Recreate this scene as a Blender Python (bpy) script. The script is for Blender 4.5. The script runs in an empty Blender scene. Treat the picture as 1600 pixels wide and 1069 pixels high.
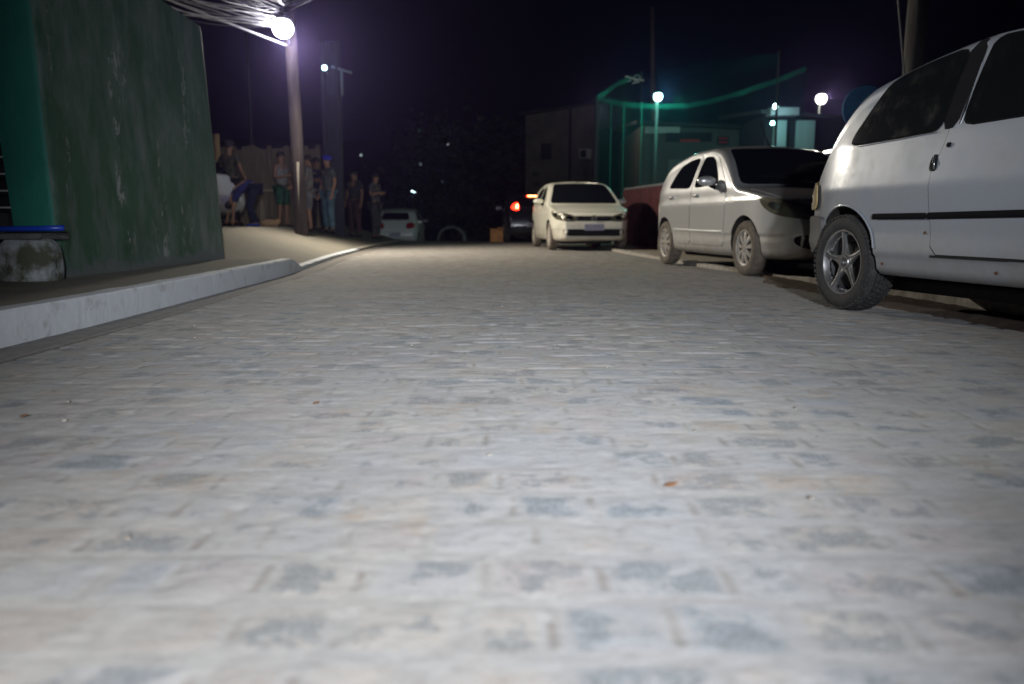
import bpy, bmesh, math, random
import numpy as np
from mathutils import Vector, Matrix
from mathutils.bvhtree import BVHTree
from mathutils.geometry import delaunay_2d_cdt

random.seed(7); rng = np.random.RandomState(11)
scn = bpy.context.scene
COL = scn.collection
R = math.radians

# ------------------------------------------------------------------ camera
CAM_H = 0.55
cd = bpy.data.cameras.new('camera'); cam = bpy.data.objects.new('camera', cd); COL.objects.link(cam)
cam.location = (0, 0, CAM_H)
cam.rotation_euler = (R(90 - 8.42), 0, 0)
cd.sensor_width = 36; cd.lens = 28.125; cd.clip_start = 0.05; cd.clip_end = 2000
cd.dof.use_dof = True; cd.dof.focus_distance = 3.9; cd.dof.aperture_fstop = 1.9; cd.dof.aperture_blades = 9
scn.camera = cam

# ------------------------------------------------------------------ world, view, lights
w = bpy.data.worlds.new('World'); scn.world = w; w.use_nodes = True
wn = w.node_tree.nodes; wl = w.node_tree.links
bg = wn['Background']; bg.inputs['Color'].default_value = (0.35, 0.33, 0.95, 1); bg.inputs['Strength'].default_value = 0.0006
scn.view_settings.view_transform = 'Standard'; scn.view_settings.look = 'None'
scn.view_settings.exposure = 0; scn.view_settings.gamma = 1
try:
    scn.cycles.use_denoising = True
    scn.cycles.max_bounces = 6; scn.cycles.diffuse_bounces = 3; scn.cycles.glossy_bounces = 3
    scn.cycles.transparent_max_bounces = 24; scn.cycles.volume_bounces = 0
    scn.cycles.sample_clamp_indirect = 3
    scn.cycles.caustics_reflective = False; scn.cycles.caustics_refractive = False
except Exception: pass

def lamp(name, typ, loc, power, color, size=0.1, target=None, angle=None, blend=1.0):
    l = bpy.data.lights.new(name, typ); l.energy = power; l.color = color
    l.shadow_soft_size = size
    if typ == 'SPOT': l.spot_size = R(angle); l.spot_blend = blend
    o = bpy.data.objects.new(name, l); COL.objects.link(o); o.location = loc
    if target is not None:
        d = Vector(target) - Vector(loc); o.rotation_euler = d.to_track_quat('-Z', 'Y').to_euler()
    return o
LP = Vector((-4.27, 16.3, 4.13))          # lantern on the near pole
# two unseen spots, placed behind the camera to give the low frontal light
lamp('low_spot_behind', 'SPOT', (0.42, -1.70, 1.12), 1240, (0.93, 0.955, 1.0), 0.07, (-0.44, 2.2, 0), 44, 1.0)
lamp('frontal_spot_behind', 'SPOT', (0.60, -2.04, 1.75), 2250, (0.88, 0.93, 1.0), 0.10, (-0.10, 12, 0.55), 56, 1.0)
lamp('pole_light', 'SPOT', LP + Vector((0.12, -0.95, -0.26)), 2000, (1.0, 0.92, 0.77), 0.16, LP + Vector((5.7, -2.0, -3.9)), 152, 0.9)

# ------------------------------------------------------------------ helpers
def nodes_mat(name):
    m = bpy.data.materials.new(name); m.use_nodes = True
    nt = m.node_tree; return m, nt, nt.nodes, nt.links, nt.nodes['Principled BSDF']
def mat(name, color, rough=0.6, metal=0.0, coat=0.0, noise=None, emit=None, estr=0, spec=None, bump=0.0, bscale=40):
    """noise = (second colour, scale, low, high[, stretch])"""
    m, nt, N, L, b = nodes_mat(name)
    b.inputs['Base Color'].default_value = (*color, 1); b.inputs['Roughness'].default_value = rough
    b.inputs['Metallic'].default_value = metal; b.inputs['Coat Weight'].default_value = coat
    b.inputs['Coat Roughness'].default_value = 0.12
    if spec is not None: b.inputs['Specular IOR Level'].default_value = spec
    tc = N.new('ShaderNodeTexCoord')
    if noise:
        c2, sc, lo, hi = noise[:4]; st = noise[4] if len(noise) > 4 else (1, 1, 1)
        mp = N.new('ShaderNodeMapping'); mp.inputs['Scale'].default_value = st
        L.new(tc.outputs['Object'], mp.inputs['Vector'])
        n = N.new('ShaderNodeTexNoise'); n.inputs['Scale'].default_value = sc; n.inputs['Detail'].default_value = 6
        n.inputs['Roughness'].default_value = 0.65
        L.new(mp.outputs['Vector'], n.inputs['Vector'])
        r = N.new('ShaderNodeMapRange'); r.inputs[1].default_value = lo; r.inputs[2].default_value = hi
        L.new(n.outputs['Fac'], r.inputs[0])
        x = N.new('ShaderNodeMix'); x.data_type = 'RGBA'
        x.inputs[6].default_value = (*color, 1); x.inputs[7].default_value = (*c2, 1)
        L.new(r.outputs[0], x.inputs[0]); L.new(x.outputs[2], b.inputs['Base Color'])
        r2 = N.new('ShaderNodeMapRange'); r2.inputs[3].default_value = rough; r2.inputs[4].default_value = min(1, rough + 0.25)
        L.new(r.outputs[0], r2.inputs[0]); L.new(r2.outputs[0], b.inputs['Roughness'])
    if bump:
        n2 = N.new('ShaderNodeTexNoise'); n2.inputs['Scale'].default_value = bscale; n2.inputs['Detail'].default_value = 8
        L.new(tc.outputs['Object'], n2.inputs['Vector'])
        bp = N.new('ShaderNodeBump'); bp.inputs['Strength'].default_value = bump; bp.inputs['Distance'].default_value = 0.02
        L.new(n2.outputs['Fac'], bp.inputs['Height']); L.new(bp.outputs['Normal'], b.inputs['Normal'])
    if emit: b.inputs['Emission Color'].default_value = (*emit, 1); b.inputs['Emission Strength'].default_value = estr
    return m

def link(name, me, m=None, parent=None, smooth=False):
    o = bpy.data.objects.new(name, me); COL.objects.link(o)
    if m is not None:
        for x in (m if isinstance(m, (list, tuple)) else [m]): me.materials.append(x)
    if parent is not None: o.parent = parent
    if smooth:
        me.polygons.foreach_set('use_smooth', [True] * len(me.polygons)); me.update()
    return o
def tag(o, label, cat, group=None):
    o['label'] = label; o['category'] = cat
    if group: o['group'] = group
    return o
def thing(name, label, cat, loc=(0, 0, 0), rz=0.0, group=None):
    o = bpy.data.objects.new(name, None); COL.objects.link(o); o.location = loc; o.rotation_euler = (0, 0, rz)
    o.empty_display_size = 0.2
    return tag(o, label, cat, group)
def structure(o): o['kind'] = 'structure'; return o

class MB:
    """collects shapes into one mesh"""
    def __init__(s): s.v = []; s.f = []
    def add(s, vs, fs):
        k = len(s.v); s.v += [tuple(x) for x in vs]; s.f += [tuple(i + k for i in f) for f in fs]; return s
    def box(s, c, d, rot=None, jit=0):
        c = Vector(c); vs = []
        for z in (-1, 1):
            for x, y in ((-1, -1), (1, -1), (1, 1), (-1, 1)):
                p = Vector((x * d[0] / 2, y * d[1] / 2, z * d[2] / 2))
                if jit: p += Vector([random.uniform(-jit, jit) for _ in range(3)])
                if rot is not None: p = rot @ p
                vs.append(c + p)
        return s.add(vs, [(3, 2, 1, 0), (4, 5, 6, 7), (0, 1, 5, 4), (1, 2, 6, 5), (2, 3, 7, 6), (3, 0, 4, 7)])
    def tube(s, pts, r, n=8, caps=True):
        pts = [Vector(p) for p in pts]; rs = r if isinstance(r, (list, tuple)) else [r] * len(pts)
        vs = []; up = Vector((0, 0, 1))
        for i, p in enumerate(pts):
            d = (pts[min(i + 1, len(pts) - 1)] - pts[max(i - 1, 0)]).normalized()
            a = d.cross(up)
            if a.length < 0.05: a = d.cross(Vector((1, 0, 0)))
            a.normalize(); b = a.cross(d)
            for k in range(n):
                t = 2 * math.pi * k / n; vs.append(p + rs[i] * (a * math.cos(t) + b * math.sin(t)))
        fs = []
        for i in range(len(pts) - 1):
            for k in range(n):
                fs.append((i * n + k, (i + 1) * n + k, (i + 1) * n + (k + 1) % n, i * n + (k + 1) % n))
        if caps: fs.append(tuple(range(n))); fs.append(tuple(reversed(range((len(pts) - 1) * n, len(pts) * n))))
        return s.add(vs, fs)
    def lathe(s, prof, M=None, n=32, closed=False):
        """prof: (radius, axial) around local X axis; M places it"""
        M = M or Matrix(); vs = []; P = len(prof)
        for k in range(n):
            t = 2 * math.pi * k / n
            for r, a in prof: vs.append(M @ Vector((a, r * math.cos(t), r * math.sin(t))))
        fs = []
        for k in range(n):
            for i in range(P if closed else P - 1):
                j = (i + 1) % P
                fs.append((k * P + i, k * P + j, ((k + 1) % n) * P + j, ((k + 1) % n) * P + i))
        return s.add(vs, fs)
    def prism(s, poly, a, b, M=None):
        """poly (y,z) extruded along local x from a to b"""
        M = M or Matrix(); n = len(poly)
        vs = [M @ Vector((a, y, z)) for y, z in poly] + [M @ Vector((b, y, z)) for y, z in poly]
        fs = [tuple(reversed(range(n))), tuple(range(n, 2 * n))] + [(i, (i + 1) % n, n + (i + 1) % n, n + i) for i in range(n)]
        return s.add(vs, fs)
    def ball(s, c, r, n=10, sc=(1, 1, 1)):
        c = Vector(c); vs = []; m = n // 2
        for i in range(m + 1):
            a = math.pi * i / m
            for k in range(n):
                t = 2 * math.pi * k / n
                vs.append(c + Vector((r * sc[0] * math.sin(a) * math.cos(t), r * sc[1] * math.sin(a) * math.sin(t), r * sc[2] * math.cos(a))))
        fs = [(i * n + k, (i + 1) * n + k, (i + 1) * n + (k + 1) % n, i * n + (k + 1) % n) for i in range(m) for k in range(n)]
        return s.add(vs, fs)
    def build(s, name, m=None, parent=None, smooth=False, bevel=0, angle=None):
        me = bpy.data.meshes.new(name); me.from_pydata([tuple(v) for v in s.v], [], s.f)
        bm = bmesh.new(); bm.from_mesh(me)
        bmesh.ops.remove_doubles(bm, verts=bm.verts, dist=1e-6)
        bmesh.ops.recalc_face_normals(bm, faces=bm.faces)
        if bevel: bmesh.ops.bevel(bm, geom=bm.edges[:], offset=bevel, segments=2, affect='EDGES', clamp_overlap=True)
        if angle:
            for f in bm.faces: f.smooth = True
            for e in bm.edges: e.smooth = e.is_boundary or e.calc_face_angle(0) < R(angle)
        bm.to_mesh(me); bm.free()
        return link(name, me, m, parent, smooth)

def vnoise(x, y, seed=0):
    """2-D value noise, numpy"""
    x = np.asarray(x, float); y = np.asarray(y, float)
    xi = np.floor(x).astype(np.int64); yi = np.floor(y).astype(np.int64); fx = x - xi; fy = y - yi
    fx = fx * fx * (3 - 2 * fx); fy = fy * fy * (3 - 2 * fy)
    def h(a, b):
        n = (a * 374761393 + b * 668265263 + seed * 974634777) & 0xffffffff
        n = ((n ^ (n >> 13)) * 1274126177) & 0xffffffff
        return ((n ^ (n >> 16)) & 0xffff) / 65535.0
    return (h(xi, yi) * (1 - fx) + h(xi + 1, yi) * fx) * (1 - fy) + (h(xi, yi + 1) * (1 - fx) + h(xi + 1, yi + 1) * fx) * fy
def fbm(x, y, seed=0, o=4):
    a = 0; amp = .5
    for i in range(o): a = a + amp * (vnoise(x * 2 ** i, y * 2 ** i, seed + i) - .5) * 2; amp *= .5
    return a
def sstep(a, b, x): t = np.clip((np.asarray(x, float) - a) / (b - a), 0, 1); return t * t * (3 - 2 * t)
def grid_mesh(name, X, Y, Z, m=None):
    ny, nx = X.shape; me = bpy.data.meshes.new(name)
    me.vertices.add(nx * ny); me.vertices.foreach_set('co', np.stack([X, Y, Z], -1).astype(np.float32).ravel())
    i = np.arange(ny - 1)[:, None] * nx + np.arange(nx - 1)[None]
    q = np.stack([i, i + 1, i + nx + 1, i + nx], -1).reshape(-1, 4).astype(np.int32)
    me.loops.add(q.size); me.loops.foreach_set('vertex_index', q.ravel())
    me.polygons.add(len(q)); me.polygons.foreach_set('loop_start', np.arange(0, q.size, 4, dtype=np.int32))
    me.update(calc_edges=True); me.validate()
    me.polygons.foreach_set('use_smooth', [True] * len(me.polygons))
    return link(name, me, m)

# ------------------------------------------------------------------ setting: layout functions
KL = [(-20, -2.3), (0, -2.3), (3.5, -2.28), (4.3, -2.27), (5.8, -2.32), (8.9, -2.43), (12.7, -2.83), (15.9, -3.05), (21.2, -3.37), (27, -3.6), (60, -4.5)]
KR = [(-20, 3.0), (3, 2.98), (4.5, 2.95), (5.9, 2.86), (7.1, 2.68), (8.5, 2.66), (9.7, 2.5), (12, 2.28), (16, 2.03), (21, 1.95), (27, 2.0), (60, 1.5)]
def smooth_curve(K):
    ky, kx = zip(*K); yy = np.linspace(ky[0], ky[-1], 1600); xx = np.interp(yy, ky, kx)
    k = 31; xp = np.pad(xx, k // 2, mode='edge'); xs = np.convolve(xp, np.ones(k) / k, 'valid')
    return lambda y: np.interp(y, yy, xs)
kl = smooth_curve(KL); kr = smooth_curve(KR)
def drop(y): y = np.asarray(y, float); return -0.055 * np.clip(y - 26, 0, 40) - 0.00
def kerb_hl(y): return 0.165 - 0.115 * sstep(8.9, 9.6, y)
def kerb_hr(y): return 0.085 - 0.045 * sstep(6.3, 8.2, y)
def pave_l(x, y):
    """height of the left pavement and apron"""
    d = np.clip(kl(y) - 0.12 - x, 0, 100)
    a = kerb_hl(y) - 0.006 + 0.005 * np.clip(d, 0, 1)
    up = np.clip(d * 0.27, 0, 0.30 + 0.14 * sstep(9, 15, y))
    return a + up * sstep(9.0, 11.8, y) + drop(y)
def pave_r(x, y):
    d = np.clip(x - kr(y) - 0.12, 0, 100)
    return kerb_hr(y) - 0.02 + np.clip(d - 1.5, 0, 3) * 0.02 + drop(y)

# ---- road: dome-topped setts, laid in rows, half drowned in pale mortar
def stone_layout(X, Y):
    Yw = Y + 0.026 * fbm(X * .9, Y * .9, 5) + 0.012 * fbm(X * 6, Y * 6, 9, 3)
    RH = 0.158
    row = np.floor(Yw / RH).astype(int); fy = Yw / RH - row
    Xw = X + 0.016 * fbm(X * 5 + 40, Y * 5, 21, 3)
    du = np.zeros_like(X); sid = np.zeros_like(X); wd = np.zeros_like(X)
    for r_ in np.unique(row):
        rs = np.random.RandomState(1000 + r_)
        ws = rs.uniform(0.11, 0.215, 60); j = -3.6 + rs.uniform(0, .15) + np.cumsum(ws)
        mk = row == r_; k = np.searchsorted(j, Xw[mk]); k = np.clip(k, 1, 59)
        a = j[k - 1]; b = j[k]
        du[mk] = np.minimum(Xw[mk] - a, b - Xw[mk]); sid[mk] = rs.rand(61)[k]; wd[mk] = b - a
    dv = np.minimum(fy, 1 - fy) * RH
    return du, dv, sid, row
def road_height(X, Y):
    du, dv, sid, row = stone_layout(X, Y)
    e = np.minimum(du, dv * 1.0)
    n1 = fbm(X * 18, Y * 18, 3, 3); n2 = fbm(X * 60, Y * 60, 8, 2)
    dome = sstep(0.004, 0.045 + 0.02 * n1, e)
    st = (0.0008 * dome + 0.0009 * (sid - .5)) * (0.8 + 0.35 * fbm(X * .8, Y * .8, 31, 2))
    pit = -0.005 * sstep(.62, .8, vnoise(X * 9, Y * 16, 14)) * sstep(1.0, 5, Y); h = st + 0.0015 * n1 + 0.0012 * n2 + 0.0007 * np.clip(fbm(X * 4, Y * 4, 33, 3), -.4, .4) + pit - 0.002
    groove = -0.003 * (1 - sstep(0.0, 0.007, du)) * sstep(0.03, .05, dv) * (vnoise(X * 9, Y * 9, 77) > .35)
    big = 0.010 * fbm(X * 0.45, Y * 0.45, 61, 2)
    return h + groove + big, e, sid, du, dv

def road_part(ys, xs_n):
    t = np.linspace(0, 1, xs_n); Y = np.repeat(ys[:, None], xs_n, 1)
    xl = kl(ys) - 0.02; xr = kr(ys) + 0.02
    X = xl[:, None] + (xr - xl)[:, None] * t[None]
    h, e, sid, du, dv = road_height(X, Y)
    g = sstep(0.20, 0.235, X - kl(Y))             # smooth gutter strip along the left kerb
    crack = np.exp(-((X - kl(Y) - 0.215) / 0.007) ** 2) * (vnoise(Y * 2.2, X * 0, 4) > .3)
    Z = h * g + (1 - g) * (0.002 * fbm(X * 7, Y * 7, 90)) - 0.012 * crack + drop(Y)
    return X, Y, Z, e, sid, g, crack, du, dv
ys = [-1.5]
while ys[-1] < 60:
    y = ys[-1]; ys.append(y + (0.008 if 0.6 < y < 2.2 else 0.011 if 2.1 < y < 4 else 0.006 + 0.0035 * max(0, y - 1) if y > 0 else .05))
ys = np.array(ys)

def road_material():
    m, nt, N, L, b = nodes_mat('worn_setts')
    def A(n): a = N.new('ShaderNodeAttribute'); a.attribute_name = n; return a.outputs['Fac']
    def math_(op, a, c=None, d=None, clamp=False):
        x = N.new('ShaderNodeMath'); x.operation = op; x.use_clamp = clamp
        for i, v in enumerate((a, c, d)):
            if v is None: continue
            if isinstance(v, (int, float)): x.inputs[i].default_value = v
            else: L.new(v, x.inputs[i])
        return x.outputs[0]
    def rng_(v, a, c, o0=0, o1=1):
        x = N.new('ShaderNodeMapRange'); x.interpolation_type = 'SMOOTHSTEP'; L.new(v, x.inputs[0])
        for i, k in enumerate((a, c, o0, o1)): x.inputs[i + 1].default_value = k
        return x.outputs[0]
    tc = N.new('ShaderNodeTexCoord')
    def noise(sc, det=5, rough=.6, st=(1, 1, 1), off=0):
        mp = N.new('ShaderNodeMapping'); mp.inputs['Scale'].default_value = st; mp.inputs['Location'].default_value = (off, off * .7, 0)
        L.new(tc.outputs['Object'], mp.inputs['Vector'])
        n = N.new('ShaderNodeTexNoise'); n.inputs['Scale'].default_value = sc; n.inputs['Detail'].default_value = det; n.inputs['Roughness'].default_value = rough
        L.new(mp.outputs['Vector'], n.inputs['Vector']); return n.outputs['Fac']
    def mix(f, a, c):
        x = N.new('ShaderNodeMix'); x.data_type = 'RGBA'
        if isinstance(f, (int, float)): x.inputs[0].default_value = f
        else: L.new(f, x.inputs[0])
        for i, v in ((6, a), (7, c)):
            if isinstance(v, tuple): x.inputs[i].default_value = (*v, 1)
            else: L.new(v, x.inputs[i])
        return x.outputs[2]
    e = A('edge'); sid = A('stone'); g = A('setts')
    nf = noise(11, 8, .7); nm = noise(5.0, 5, .6, off=3); nb = noise(0.9, 4, .6, off=9); sp = noise(140, 3, .7, off=2)
    # mortar / cement skin
    col = mix(rng_(nb, .35, .65), (0.40, 0.40, 0.405), (0.47, 0.455, 0.43))
    col = mix(math_('MULTIPLY', rng_(nf, .35, .7), .5), col, (0.34, 0.33, 0.32))
    # tint of each stone under the skin
    tint = N.new('ShaderNodeValToRGB'); cr = tint.color_ramp
    cr.elements[0].position = 0; cr.elements[0].color = (0.40, 0.35, 0.31, 1)
    for p, c in ((.18, (.46, .42, .38, 1)), (.4, (.41, .41, .42, 1)), (.62, (.34, .36, .39, 1)), (.8, (.42, .37, .36, 1))):
        k = cr.elements.new(p); k.color = c
    cr.elements[-1].color = (.44, .42, .36, 1); cr.interpolation = 'CONSTANT'
    L.new(sid, tint.inputs[0])
    inside = rng_(e, 0.008, 0.035)
    col = mix(math_('MULTIPLY', math_('MULTIPLY', inside, rng_(nm, .3, .6)), .65), col, tint.outputs[0])
    # bare blue-grey granite showing through on some stones
    s2 = math_('FRACT', math_('MULTIPLY', sid, 7.31))
    bare_n = math_('ADD', math_('ADD', math_('MULTIPLY', nf, 1.5), math_('MULTIPLY', nm, 1.1)), math_('MULTIPLY', s2, .34))
    bare = rng_(math_('ADD', bare_n, math_('MULTIPLY', e, 2.2)), 1.59, 1.77)
    bare = math_('MULTIPLY', bare, inside)
    grain = mix(rng_(sp, .38, .62), (0.10, 0.13, 0.15), (0.27, 0.30, 0.32))
    col = mix(math_('MULTIPLY', bare, .58), col, grain)
    fine = noise(34, 6, .75, off=31); col = mix(rng_(fine, .50, .72, 0, .42), col, (0.23, 0.225, 0.215)); col = mix(rng_(noise(60, 4, .7, off=41), .56, .72, 0, .5), col, (0.52, 0.51, 0.49))
    # ochre dust stains
    och = math_('MULTIPLY', rng_(noise(3.2, 8, .75, off=17), .54, .72), .5)
    col = mix(och, col, (0.40, 0.29, 0.18))
    # thin dark joints
    jt = math_('MULTIPLY', A('joint'), rng_(noise(7, 4, .6, off=5), .42, .56))
    col = mix(math_('MULTIPLY', jt, .6), col, (0.17, 0.13, 0.10))
    # gutter strip
    gut = mix(rng_(nf, .3, .7), (0.21, 0.20, 0.19), (0.30, 0.29, 0.28))
    col = mix(g, gut, col)
    col = mix(A('crack'), col, (0.05, 0.045, 0.04))
    # sandy film further down the street, its colour darkened against the pole lamp's light
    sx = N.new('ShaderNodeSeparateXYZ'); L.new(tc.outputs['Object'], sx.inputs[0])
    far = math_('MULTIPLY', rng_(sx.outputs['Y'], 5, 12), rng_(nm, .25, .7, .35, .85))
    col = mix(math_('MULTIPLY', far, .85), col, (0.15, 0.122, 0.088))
    # soil and oil darkening beside the right kerb
    L.new(col, b.inputs['Base Color'])
    b.inputs['Roughness'].default_value = .82; b.inputs['Specular IOR Level'].default_value = .3
    bp = N.new('ShaderNodeBump'); bp.inputs['Distance'].default_value = .006; bp.inputs['Strength'].default_value = .8
    L.new(math_('ADD', math_('MULTIPLY', nf, .45), math_('ADD', math_('MULTIPLY', fine, .22), math_('MULTIPLY', sp, .08))), bp.inputs['Height']); L.new(bp.outputs['Normal'], b.inputs['Normal'])
    return m
X, Y, Z, e, sid, g, crack, du, dv = road_part(ys, 380)
road = grid_mesh('road', X, Y, Z, road_material())
for nm, arr in (('edge', e), ('stone', sid), ('setts', g), ('crack', np.clip(crack, 0, 1)),
                ('joint', np.clip(1 - du / .009, 0, 1) * sstep(.02, .035, dv) + .95 * np.clip(1 - dv / .009, 0, 1) * sstep(2.2, 4.5, Y) + .45 * np.clip(1 - dv / .006, 0, 1))):
    at = road.data.attributes.new(nm, 'FLOAT', 'POINT'); at.data.foreach_set('value', arr.astype(np.float32).ravel())
structure(road)

M_conc = mat('pavement_concrete', (0.17, 0.155, 0.125), .85, noise=((0.25, 0.225, 0.175), 3.0, .3, .7), bump=.35, bscale=30)
M_kerb = mat('kerb_white_paint', (0.60, 0.63, 0.67), .7, noise=((0.36, 0.36, 0.35), 6, .56, .72), bump=.12, bscale=25)
M_kerb2 = mat('kerb_bare', (0.42, 0.39, 0.34), .85, noise=((0.24, 0.21, 0.18), 7, .4, .7), bump=.5, bscale=22)
def pavement(name, f, edge, side, xmax, m):
    ys_ = np.concatenate([np.arange(-2, 8, .08), np.arange(8, 30, .15), np.arange(30, 61, 1.0)])
    t = np.concatenate([np.linspace(0, 4, 60), np.linspace(4.2, xmax, 20)])
    Y = np.repeat(ys_[:, None], len(t), 1); X = edge(ys_)[:, None] + side * (0.115 + t[None])
    Z = f(X, Y) + 0.006 * fbm(X * 2.5, Y * 2.5, 44, 4)
    if side < 0: X = X[:, ::-1]; Y = Y[:, ::-1]; Z = Z[:, ::-1]
    return structure(grid_mesh(name, X, Y, Z, m))
pavement('pavement_left', pave_l, kl, -1, 30, M_conc)
M_soil = mat('pavement_soil', (0.20, 0.17, 0.13), .95, noise=((0.34, 0.30, 0.24), 2.5, .35, .65), bump=.5, bscale=20)
pavement('pavement_right', pave_r, kr, 1, 40, M_soil)
def kerb(name, edge, hf, side, y0, y1, m, w=.12, rough=0.002):
    ys_ = np.arange(y0, y1, .02 if y1 < 20 else .05); prof = [(0.004, -.05), (0.0, 0.02), (0.0, .93), (.010, 1.0), (w * .5, 1.01), (w, 1.0), (w, -.05)]
    X = np.zeros((len(ys_), len(prof))); Y = np.repeat(ys_[:, None], len(prof), 1); Z = X.copy()
    for i, (a, h) in enumerate(prof):
        X[:, i] = edge(ys_) + side * (a + rough * fbm(ys_ * 6, ys_ * 0 + i, 7))
        Z[:, i] = (hf(ys_) * h if h > 0 else h) + drop(ys_) + rough * 2 * fbm(ys_ * 4, ys_ * 0 + i * 3, 17)
    if side < 0: X = X[:, ::-1]; Y = Y[:, ::-1]; Z = Z[:, ::-1]
    jn = np.exp(-(((ys_ + .37) % 1.02 - .5) / .008) ** 2)[:, None] * .003
    X = X + side * jn; Z = Z - jn * (Z > .03)
    o = grid_mesh(name, X, Y, Z, m); o.data.polygons.foreach_set('use_smooth', [False] * len(o.data.polygons))
    return structure(o)
kerb('kerb_left', kl, kerb_hl, -1, -2, 16.2, M_kerb)
kerb('kerb_left_far', kl, lambda y: .06 + 0 * y, -1, 16.26, 60, M_kerb2)
kerb('kerb_right', kr, kerb_hr, 1, -2, 60, M_kerb2, w=.15, rough=.006)
# dirt in the right gutter
ysd = np.arange(1.5, 8.6, .04); td = np.linspace(0, 1, 16)
Yd = np.repeat(ysd[:, None], 16, 1); wdt = (.42 + .16 * fbm(ysd * 1.7, ysd * 0, 2)) * sstep(8.6, 7.0, ysd) + .03
Xd = kr(ysd)[:, None] - wdt[:, None] * (1 - td[None])
Zd = -0.012 + 0.036 * sstep(0, .35, td)[None] + .012 * fbm(Xd * 14, Yd * 14, 50)
M_dirt = mat('gutter_soil', (0.075, 0.05, 0.035), .95, noise=((0.13, 0.09, 0.06), 12, .4, .7), bump=.8, bscale=60)
structure(grid_mesh('ground_soil_strip', Xd, Yd, Zd, M_dirt))

# ground sheet and dark hills behind
xs_ = np.linspace(-420, 420, 120); yg = np.concatenate([np.linspace(-60, 60, 20), np.linspace(64, 620, 90)])
Xg, Yg = np.meshgrid(xs_, yg)
hill = (sstep(70, 240, Yg) * (27 + 7 * fbm(Xg / 70, Yg / 70, 3) + 10 * sstep(0, 80, Xg) * sstep(120, 60, np.abs(Xg - 20) + 0) ))
Zg = np.where(Yg < 62, -.35 + drop(Yg), -2.55) + hill
M_ground = mat('dark_hillside', (0.03, 0.035, 0.025), .95, noise=((0.05, 0.045, 0.035), .08, .4, .6))
structure(grid_mesh('ground', Xg, Yg, Zg, M_ground))
# ------------------------------------------------------------------ materials for vehicles
def paint(name, col, metal=0.0, rough=.38, coat=.8, dust=(0.30, 0.26, 0.2), dlo=.55, dhi=.85):
    m, nt, N, L, b = nodes_mat(name)
    tc = N.new('ShaderNodeTexCoord')
    n = N.new('ShaderNodeTexNoise'); n.inputs['Scale'].default_value = 3.2; n.inputs['Detail'].default_value = 8; n.inputs['Roughness'].default_value = .7
    L.new(tc.outputs['Object'], n.inputs['Vector'])
    s = N.new('ShaderNodeSeparateXYZ'); L.new(tc.outputs['Object'], s.inputs[0])
    g = N.new('ShaderNodeMapRange'); g.inputs[1].default_value = .62; g.inputs[2].default_value = .22; g.inputs[3].default_value = 0; g.inputs[4].default_value = .36
    L.new(s.outputs['Z'], g.inputs[0])
    a = N.new('ShaderNodeMath'); a.operation = 'ADD'; L.new(n.outputs['Fac'], a.inputs[0]); L.new(g.outputs[0], a.inputs[1])
    r = N.new('ShaderNodeMapRange'); r.inputs[1].default_value = dlo; r.inputs[2].default_value = dhi; r.inputs[4].default_value = .6; L.new(a.outputs[0], r.inputs[0])
    x = N.new('ShaderNodeMix'); x.data_type = 'RGBA'; x.inputs[6].default_value = (*col, 1); x.inputs[7].default_value = (*dust, 1)
    L.new(r.outputs[0], x.inputs[0]); L.new(x.outputs[2], b.inputs['Base Color'])
    rr = N.new('ShaderNodeMapRange'); rr.inputs[3].default_value = rough; rr.inputs[4].default_value = .8; L.new(r.outputs[0], rr.inputs[0]); L.new(rr.outputs[0], b.inputs['Roughness'])
    b.inputs['Metallic'].default_value = metal; b.inputs['Coat Weight'].default_value = coat; b.inputs['Coat Roughness'].default_value = .16
    n2 = N.new('ShaderNodeTexNoise'); n2.inputs['Scale'].default_value = 2.3; n2.inputs['Detail'].default_value = 2; L.new(tc.outputs['Object'], n2.inputs['Vector'])
    bp = N.new('ShaderNodeBump'); bp.inputs['Strength'].default_value = .25; bp.inputs['Distance'].default_value = .02
    L.new(n2.outputs['Fac'], bp.inputs['Height']); L.new(bp.outputs['Normal'], b.inputs['Normal']); L.new(bp.outputs['Normal'], b.inputs['Coat Normal'])
    return m
P_white = paint('white_paint_old', (0.34, 0.365, 0.41), .15, .33, .6, dust=(.22, .20, .17), dlo=.46, dhi=.88)
P_silver = paint('silver_paint', (0.64, 0.64, 0.64), .62, .35, .8, dust=(.30, .25, .18), dlo=.62, dhi=.95)
P_cream = paint('cream_paint', (0.74, 0.71, 0.60), 0, .35, .6)
P_dark = paint('dark_paint', (0.02, 0.022, 0.03), .3, .3, .8, dust=(.08, .07, .06))
P_grey = paint('pale_paint', (0.60, 0.62, 0.62), 0, .35, .7)
M_glass = mat('tinted_glass', (0.006, 0.007, 0.009), .06, spec=.5)
M_glass_d = mat('dusty_glass', (0.008, 0.009, 0.010), .12, spec=.35, noise=((0.014, 0.014, 0.013), 6, .5, .9))
M_rub = mat('black_rubber', (0.008, 0.008, 0.009), .9, spec=.08)
M_seam = mat('seam_shadow', (0.008, 0.008, 0.009), .9)
M_plas = mat('black_plastic', (0.010, 0.010, 0.012), .85, noise=((0.022, 0.021, 0.02), 9, .5, .8), spec=.08)
M_greyp = mat('grey_bumper_plastic', (0.085, 0.085, 0.09), .6, noise=((0.14, 0.13, 0.12), 9, .5, .8))
M_chrome = mat('chrome', (0.75, 0.75, 0.76), .16, 1.0)
M_alloy = mat('polished_alloy', (0.36, 0.36, 0.37), .30, .9, noise=((0.25, 0.22, 0.19), 25, .45, .8))
M_alloy_d = mat('dirty_wheel_well', (0.05, 0.05, 0.05), .5, .4, noise=((0.09, 0.075, 0.06), 30, .4, .7))
M_cap = mat('wheel_cover_plastic', (0.46, 0.43, 0.39), .45, .2, noise=((0.24, 0.19, 0.14), 20, .4, .75))
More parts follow.
